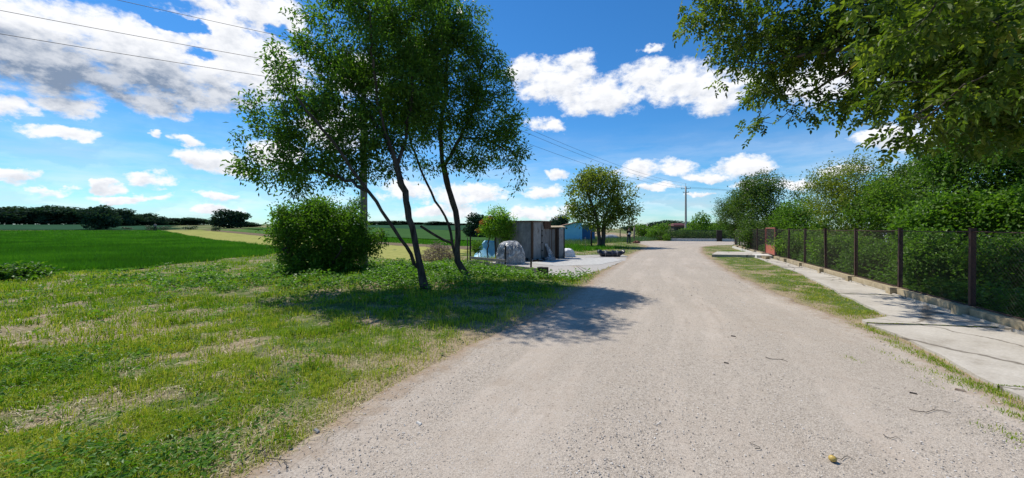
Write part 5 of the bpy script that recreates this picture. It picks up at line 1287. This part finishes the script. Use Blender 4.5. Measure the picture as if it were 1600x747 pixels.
# -- broad-leaved weeds
def weeds(name, cx, cy, n_pl, per, h, L, Wd, mat, label, jitter=.10):
    k = len(cx); z = gz(cx, cy)
    px_ = np.repeat(cx, per) + rng.normal(size=k * per) * jitter; py_ = np.repeat(cy, per) + rng.normal(size=k * per) * jitter
    hz = np.repeat(h * (.4 + .8 * rng.random(k)), per) * rng.random(k * per)
    pos = np.stack([px_, py_, gz(px_, py_) + hz], -1); n = len(pos); aa = rng.random(n) * 6.283
    dirs = np.stack([np.cos(aa), np.sin(aa), rng.normal(size=n) * .35], -1); nr = rng.normal(size=(n, 3)) * .35 + [0, 0, 1]
    lod = np.clip(np.hypot(px_, py_) / 7, .8, 4)
    rn = np.clip(np.repeat(rng.random(k), per) * .6 + rng.random(n) * .4, 0, 1)
    o = obj(name, leaves_mesh(name, pos, dirs, nr, L * (.6 + .8 * rng.random(n)) * lod ** .5, Wd * (.6 + .8 * rng.random(n)) * lod ** .5, rn), mat)
    o['kind'] = 'stuff'; o['label'] = label; o['category'] = 'weeds'
x, y = scatter(15000, 2.2, 17, 1.1, 1.4, 1)
wd = fbm(x, y, .8, 4, 71); band = np.exp(-(((x + 4) / 4.5) ** 2 + ((y - 12.2) / 3.2) ** 2))
near_l = np.exp(-(((x + 2.5) / .8) ** 2 + ((y - 2.5) / .35) ** 2)) + np.exp(-(((x + 5.2) / .7) ** 2 + ((y - 4.2) / .8) ** 2))
ok = (road_d(x, y) > .12) & (x < ROAD_L(y)) & ~blocked(x, y) & ~inpoly(x, y, CROP) & (cval(x, y) < 9.8 + 30 * (x > -3.2)) & (rng.random(len(x)) < np.clip(.03 + band * .9 + sstep(.56, .75, wd) * .22 + near_l * .7, 0, 1))
x, y = x[ok], y[ok]; print('weeds', len(x))
weeds('weeds', x, y, 1, 11, .11, .045, .026, M['weed'], 'broad-leaved weeds among the verge grass', .06)
# ground creeper under the trees
x = rng.normal(size=2600) * 3.4 - 3.2; y = 12.6 + rng.normal(size=2600) * 1.7
ok = (road_d(x, y) > .4) & (x < ROAD_L(y)) & ~blocked(x, y) & (cval(x, y) < 9.6 + 3 * (x > -3)) & ~inpoly(x, y, CROP) & (fbm(x, y, 1.1, 3, 75) > .45)
x, y = x[ok], y[ok]; weeds('ground_creeper', x, y, 1, 16, .24, .075, .05, M['weed'], 'light green leafy creeper on the bank under the leaning trees', .13)
# dark weed clump at the left edge
cw = gp(8, 437); x = cw[0] + rng.normal(size=130) * .45; y = cw[1] + rng.normal(size=130) * .3
weeds('weed_clump', x, y, 1, 30, .42, .085, .04, M['leaf_bush'], 'dark weed clump at the left edge where the crop begins', .12)
# few tufts on the right verge by the slab edge
gx, gy = [], []
for px, py, r_, n_ in ((1500, 596, .16, 420), (1515, 602, .16, 420), (1540, 605, .08, 180), (1395, 535, .10, 260), (1420, 547, .10, 260), (1440, 556, .10, 240), (1460, 566, .08, 200), (1372, 520, .12, 260), (1355, 512, .14, 260), (1490, 582, .05, 110), (1475, 574, .05, 110),
                       (1585, 636, .07, 160), (1600, 655, .08, 200), (1598, 690, .10, 220), (1560, 618, .05, 90), (1330, 492, .28, 500), (1420, 570, .07, 70), (1380, 552, .08, 60), (1330, 562, .07, 50), (1450, 600, .05, 40)):
    g_ = G(px, py); gx.append(g_[0] + rng.normal(size=n_) * r_ * .6); gy.append(g_[1] + rng.normal(size=n_) * r_ * 1.2)
x, y = np.concatenate(gx), np.concatenate(gy); n = len(x)
blades('edge_tufts', x, y, .018 + .04 * rng.random(n), .004 + .004 * rng.random(n), M['grass'], 'small grass tufts growing along the pavement edge', 'grass', 1.1, np.where(rng.random(n) < .4, .9, .3 + .4 * rng.random(n)), z=np.full(n, .005))
# grass rooted in the slab joints
gx, gy = [], []
for s_ in (6.1, 8.9, 3.6, 12.0):
    n_ = 260; u = rng.random(n_); w_ = u ** 1.3 * .95; yy_ = s_ + .30 * (.5 - w_) + .05 * (vnoise(w_ * 7.0 + s_, w_ * 0 + 2.2, 5) - .5) + rng.normal(size=n_) * .01; gx.append(WALK_L(s_) + w_ * (WALK_R(s_) - WALK_L(s_))); gy.append(yy_)
x, y = np.concatenate(gx), np.concatenate(gy); n = len(x)
blades('joint_moss', x, y, .006 + .012 * rng.random(n), .006 + .004 * rng.random(n), M['grass'], 'moss and grass in the joints of the pavement slabs', 'grass', 1.1, .5 + .5 * rng.random(n), z=np.full(n, .05))

# -- crop in the field on the left
u = rng.random(330000); y = (10 ** -.35 + u * (112 ** -.35 - 10 ** -.35)) ** (1 / -.35); x = -(rng.random(len(y)) * 1.12 * y * 1.35 + .42 * y)
ok = inpoly(x + (fbm(x, y, .8, 3, 80) - .5) * 1.6, y + (fbm(x, y, .8, 3, 81) - .5) * 1.6, CROP)
x, y = x[ok], y[ok]; lod = np.clip(y / 11, 1, 10); n = len(x)
patch = fbm(x, y, .28, 4, 82)
tram = np.abs(((cval(x, y) + 1.3 + (fbm(x, y, .1, 2, 86) - .5) * 1.5) % 9.0) - 4.5); tram = sstep(.15, .5, np.abs(tram - .8))
hh = (.17 + .12 * rng.random(n)) * (.72 + .28 * tram) * (.8 + .4 * patch) * np.clip(lod, 1, 1.25); ww = (.010 + .007 * rng.random(n)) * lod ** 1.0
blades('crop_field', x, y, hh, ww, M['crop'], 'dense dark green young crop covering the field on the left', 'crop', .8, np.clip((patch - .5) * 2.2 + .42 + (rng.random(n) - .5) * .6 + .25 * (fbm(x, y, 2.2, 3, 84) - .5), 0, 1), two=False)
print('crop', n)
ts = np.array(CROP); 
xs_ = np.arange(-178, -13.8, 1.2); ys_ = np.arange(8, 105, 1.2)
kind(sheet('field_soil', xs_, ys_, lambda x, y: gz(x, y) + .03, mottled('field_soil', (.03, .09, .012), (.05, .14, .018), 2.5, .95, spec=0.0), keep=lambda x, y: inpoly(x - .8, y + .3, CROP)), 'structure')
# -- tall pale grass beyond the yard and by the hut
cx_ = []; cy_ = []
def area(n, pts):
    P_ = np.array(pts); lo_, hi = P_.min(0), P_.max(0); q = rng.random((n * 2, 2)) * (hi - lo_) + lo_; k = inpoly(q[:, 0], q[:, 1], pts); q = q[k][:n]; return q[:, 0], q[:, 1]
x, y = area(26000, [(2.6, 29), (7, 37.5), (13.2, 44), (15.4, 47), (17.5, 52), (10, 60), (0, 50), (-4, 36)])
n = len(x); blades('tall_grass', x, y, .42 + .35 * rng.random(n), .02 + .016 * rng.random(n), M['tallgrass'], 'tall pale green grass beyond the yard', 'grass', .6, None, two=False)
x, y = area(9000, [(13.0, 41.8), (16.0, 46.5), (18.8, 50), (21.5, 52), (20, 56), (14, 52)]); n = len(x)
blades('roadside_grass', x, y, .3 + .4 * rng.random(n), .025 + .02 * rng.random(n), M['tallgrass'], 'unmown grass on the verge right of the standing person', 'grass', .6, rng.random(n) * .6, two=False)
# undergrowth behind the fence
s_ = rng.random(5200) * 26 + .5; o_ = rng.random(5200) ** 1.4 * 4 + .52
x = FX(4.5) + fd[0] * s_ - fnrm[0] * o_; y = 4.5 + fd[1] * s_ - fnrm[1] * o_
ok = ~((s_ > gate_a - .2) & (s_ < gate_b + .2) & (o_ < 1)); x, y = x[ok], y[ok]
weeds('undergrowth', x, y, 1, 16, .5, .075, .045, M['leaf_bush'], 'leafy undergrowth on the ground behind the fence', .16)
# low rows in the field strips
t_ = rng.random(26000) * 60 + 14; c_ = 21.8 + np.round(rng.random(26000) * 7 / 1.4) * 1.4 + rng.normal(size=26000) * .18
x = DV[0] * t_ + NV[0] * c_; y = DV[1] * t_ + NV[1] * c_; n = len(x)
blades('field_rows', x, y, .2 + .2 * rng.random(n), .04 + .04 * rng.random(n), M['crop'], 'rows of vegetables in the strip beyond the mown field', 'crop', .8, .3 + .7 * rng.random(n), two=False)

# -- loose stones on the road
def stones(name, n_, y0, y1, smin, smax, label, mats, pw=1.9):
    x, y = scatter(n_, y0, y1, pw, 1.3, .5); k = (road_d(x, y) < -.03); bandv = fbm((x - ROAD_L(y)) * 1.0, y * .12, 1.3, 3, 90); k &= rng.random(len(x)) < .25 + .75 * sstep(.42, .6, bandv)
    x, y = x[k], y[k]; n = len(x); s = smin + (smax - smin) * rng.random(n) ** 3
    s *= np.clip(np.hypot(x, y) / 5, 1, 2)
    ico = np.array([[1, 0, 0], [0, 1, 0], [-1, 0, 0], [0, -1, 0], [0, 0, .7], [0, 0, -.7]], float)
    tr = np.array([[0, 1, 4], [1, 2, 4], [2, 3, 4], [3, 0, 4], [1, 0, 5], [2, 1, 5], [3, 2, 5], [0, 3, 5]])
    a_ = rng.random(n) * 6.283; v = ico[None] * (1 + .5 * (rng.random((n, 6, 1)) - .5)) * s[:, None, None] * np.array([1, .75, .6])
    ca, sa_ = np.cos(a_)[:, None], np.sin(a_)[:, None]
    v = np.stack([v[..., 0] * ca - v[..., 1] * sa_, v[..., 0] * sa_ + v[..., 1] * ca, v[..., 2]], -1) + np.stack([x, y, np.full(n, .014)], -1)[:, None]
    me = mesh_np(name, v.reshape(-1, 3), None, (np.arange(n)[:, None, None] * 6 + tr[None]).reshape(-1, 3), attrs={'rnd': ('FACE', np.repeat(rng.random(n), 8))})
    m, t = newmat('stone'); a_ = N(t, 'ShaderNodeAttribute', attribute_name='rnd').outputs['Fac']
    finish(t, ramp(t, a_, [(0, (.16, .145, .13)), (.3, (.36, .32, .28)), (.75, (.52, .47, .42)), (1, (.66, .63, .59))]), .9)
    o = obj(name, me, m); o['kind'] = 'stuff'; o['label'] = label; o['category'] = 'gravel'
stones('loose_gravel', 60000, 1.7, 22, .0025, .010, 'small loose stones scattered over the dirt road', None)

# -- litter things on the road: twigs, a fallen fruit, wood chips
def twig(px, py, L, ang, label, r=.006, bendy=.03):
    p_ = gp(px, py); b = MB(); u_ = np.linspace(-.5, .5, 7); dx = np.array([math.cos(ang), math.sin(ang)])
    pts = np.array([[dx[0] * L * q - dx[1] * bendy * math.sin(q * 7), dx[1] * L * q + dx[0] * bendy * math.sin(q * 7), r + .006] for q in u_])
    b.tube(pts, np.linspace(r, r * .5, 7), 6); b.tube([pts[4], pts[4] + np.array([dx[0] - dx[1] * .6, dx[1] + dx[0] * .6, .1]) * L * .15], [r * .5, r * .3], 5)
    tag(b.build('twig', M['bark_grey'], loc=(p_[0], p_[1], .012), smooth=True), label, 'twig', 'twigs on the road')
twig(1453, 646, .30, -.12, 'longest dark twig on the road at the lower right', .0035)
twig(1213, 564, .22, -.7, 'thin twig lying slantwise near the middle right of the road', .004)
twig(1318, 720, .13, -.35, 'short twig beside the fallen yellow fruit', .003)
twig(1180, 700, .10, 1.2, 'tiny twig left of the fallen yellow fruit', .003)
twig(1395, 688, .10, -.7, 'short twig below the longest dark twig', .003)
twig(430, 722, .35, -.6, 'pale dry stalk on the left road edge at the bottom of the photo', .004)
p_ = gp(1301, 724)
fr = thing('fallen_fruit', 'small yellow fallen fruit on the road at the bottom right', 'fruit', (p_[0], p_[1], .012))
th = np.linspace(0, math.pi, 9); b = MB(); b.tube([(0, 0, .021 - .021 * math.cos(a_)) for a_ in th], np.maximum(.001, .024 * np.sin(th)), 14, cap=False); b.build('flesh', M['apple'], fr, smooth=True)
b = MB(); b.tube([(0, 0, .04), (.006, .002, .05), (.013, .004, .054)], .0016, 5); b.build('stalk', M['bark'], fr)
def chip(px, py, s, label, mat):
    p_ = gp(px, py); b = MB(); b.prism([(-s, -s * .35, 0), (s, -s * .45, 0), (s * .9, s * .3, 0), (-s * .8, s * .4, 0)], 0, [(-s * .8, -s * .25, s * .35), (s * .8, -s * .3, s * .25), (s * .7, s * .2, s * .3), (-s * .7, s * .25, s * .4)])
    o = b.build('wood_chip', mat, loc=(p_[0], p_[1], .012)); o.rotation_euler.z = -.6; tag(o, label, 'wood chip', 'chips and clods on the road')
chip(1427, 617, .03, 'dark bark chip on the road above the longest twig', M['dark_post'])
chip(1146, 527, .035, 'dark clod of leaves near the middle of the road', M['bark_grey'])
chip(1135, 569, .028, 'small greenish leaf scrap in the middle of the road', M['bark_grey'])
chip(1500, 612, .04, 'orange-brown scrap by the grass patch at the right road edge', M['twig'])
chip(495, 676, .035, 'flat grey stone at the left edge of the road near the bottom', M['grey_sheet'])
chip(655, 664, .03, 'pale stone in the lower middle of the road', M['white_kerb'])
# fallen stump stub near tree
p_ = gp(694, 447)
b = MB(); b.tube([(0, 0, -.05), (.01, 0, .1), (.0, .02, .17)], [.09, .08, .07], 9); tag(b.build('tree_stump', M['bark_grey'], loc=tuple(p_), smooth=False), 'short grey stump between the feet of the two leaning trees', 'stump')
print('done')
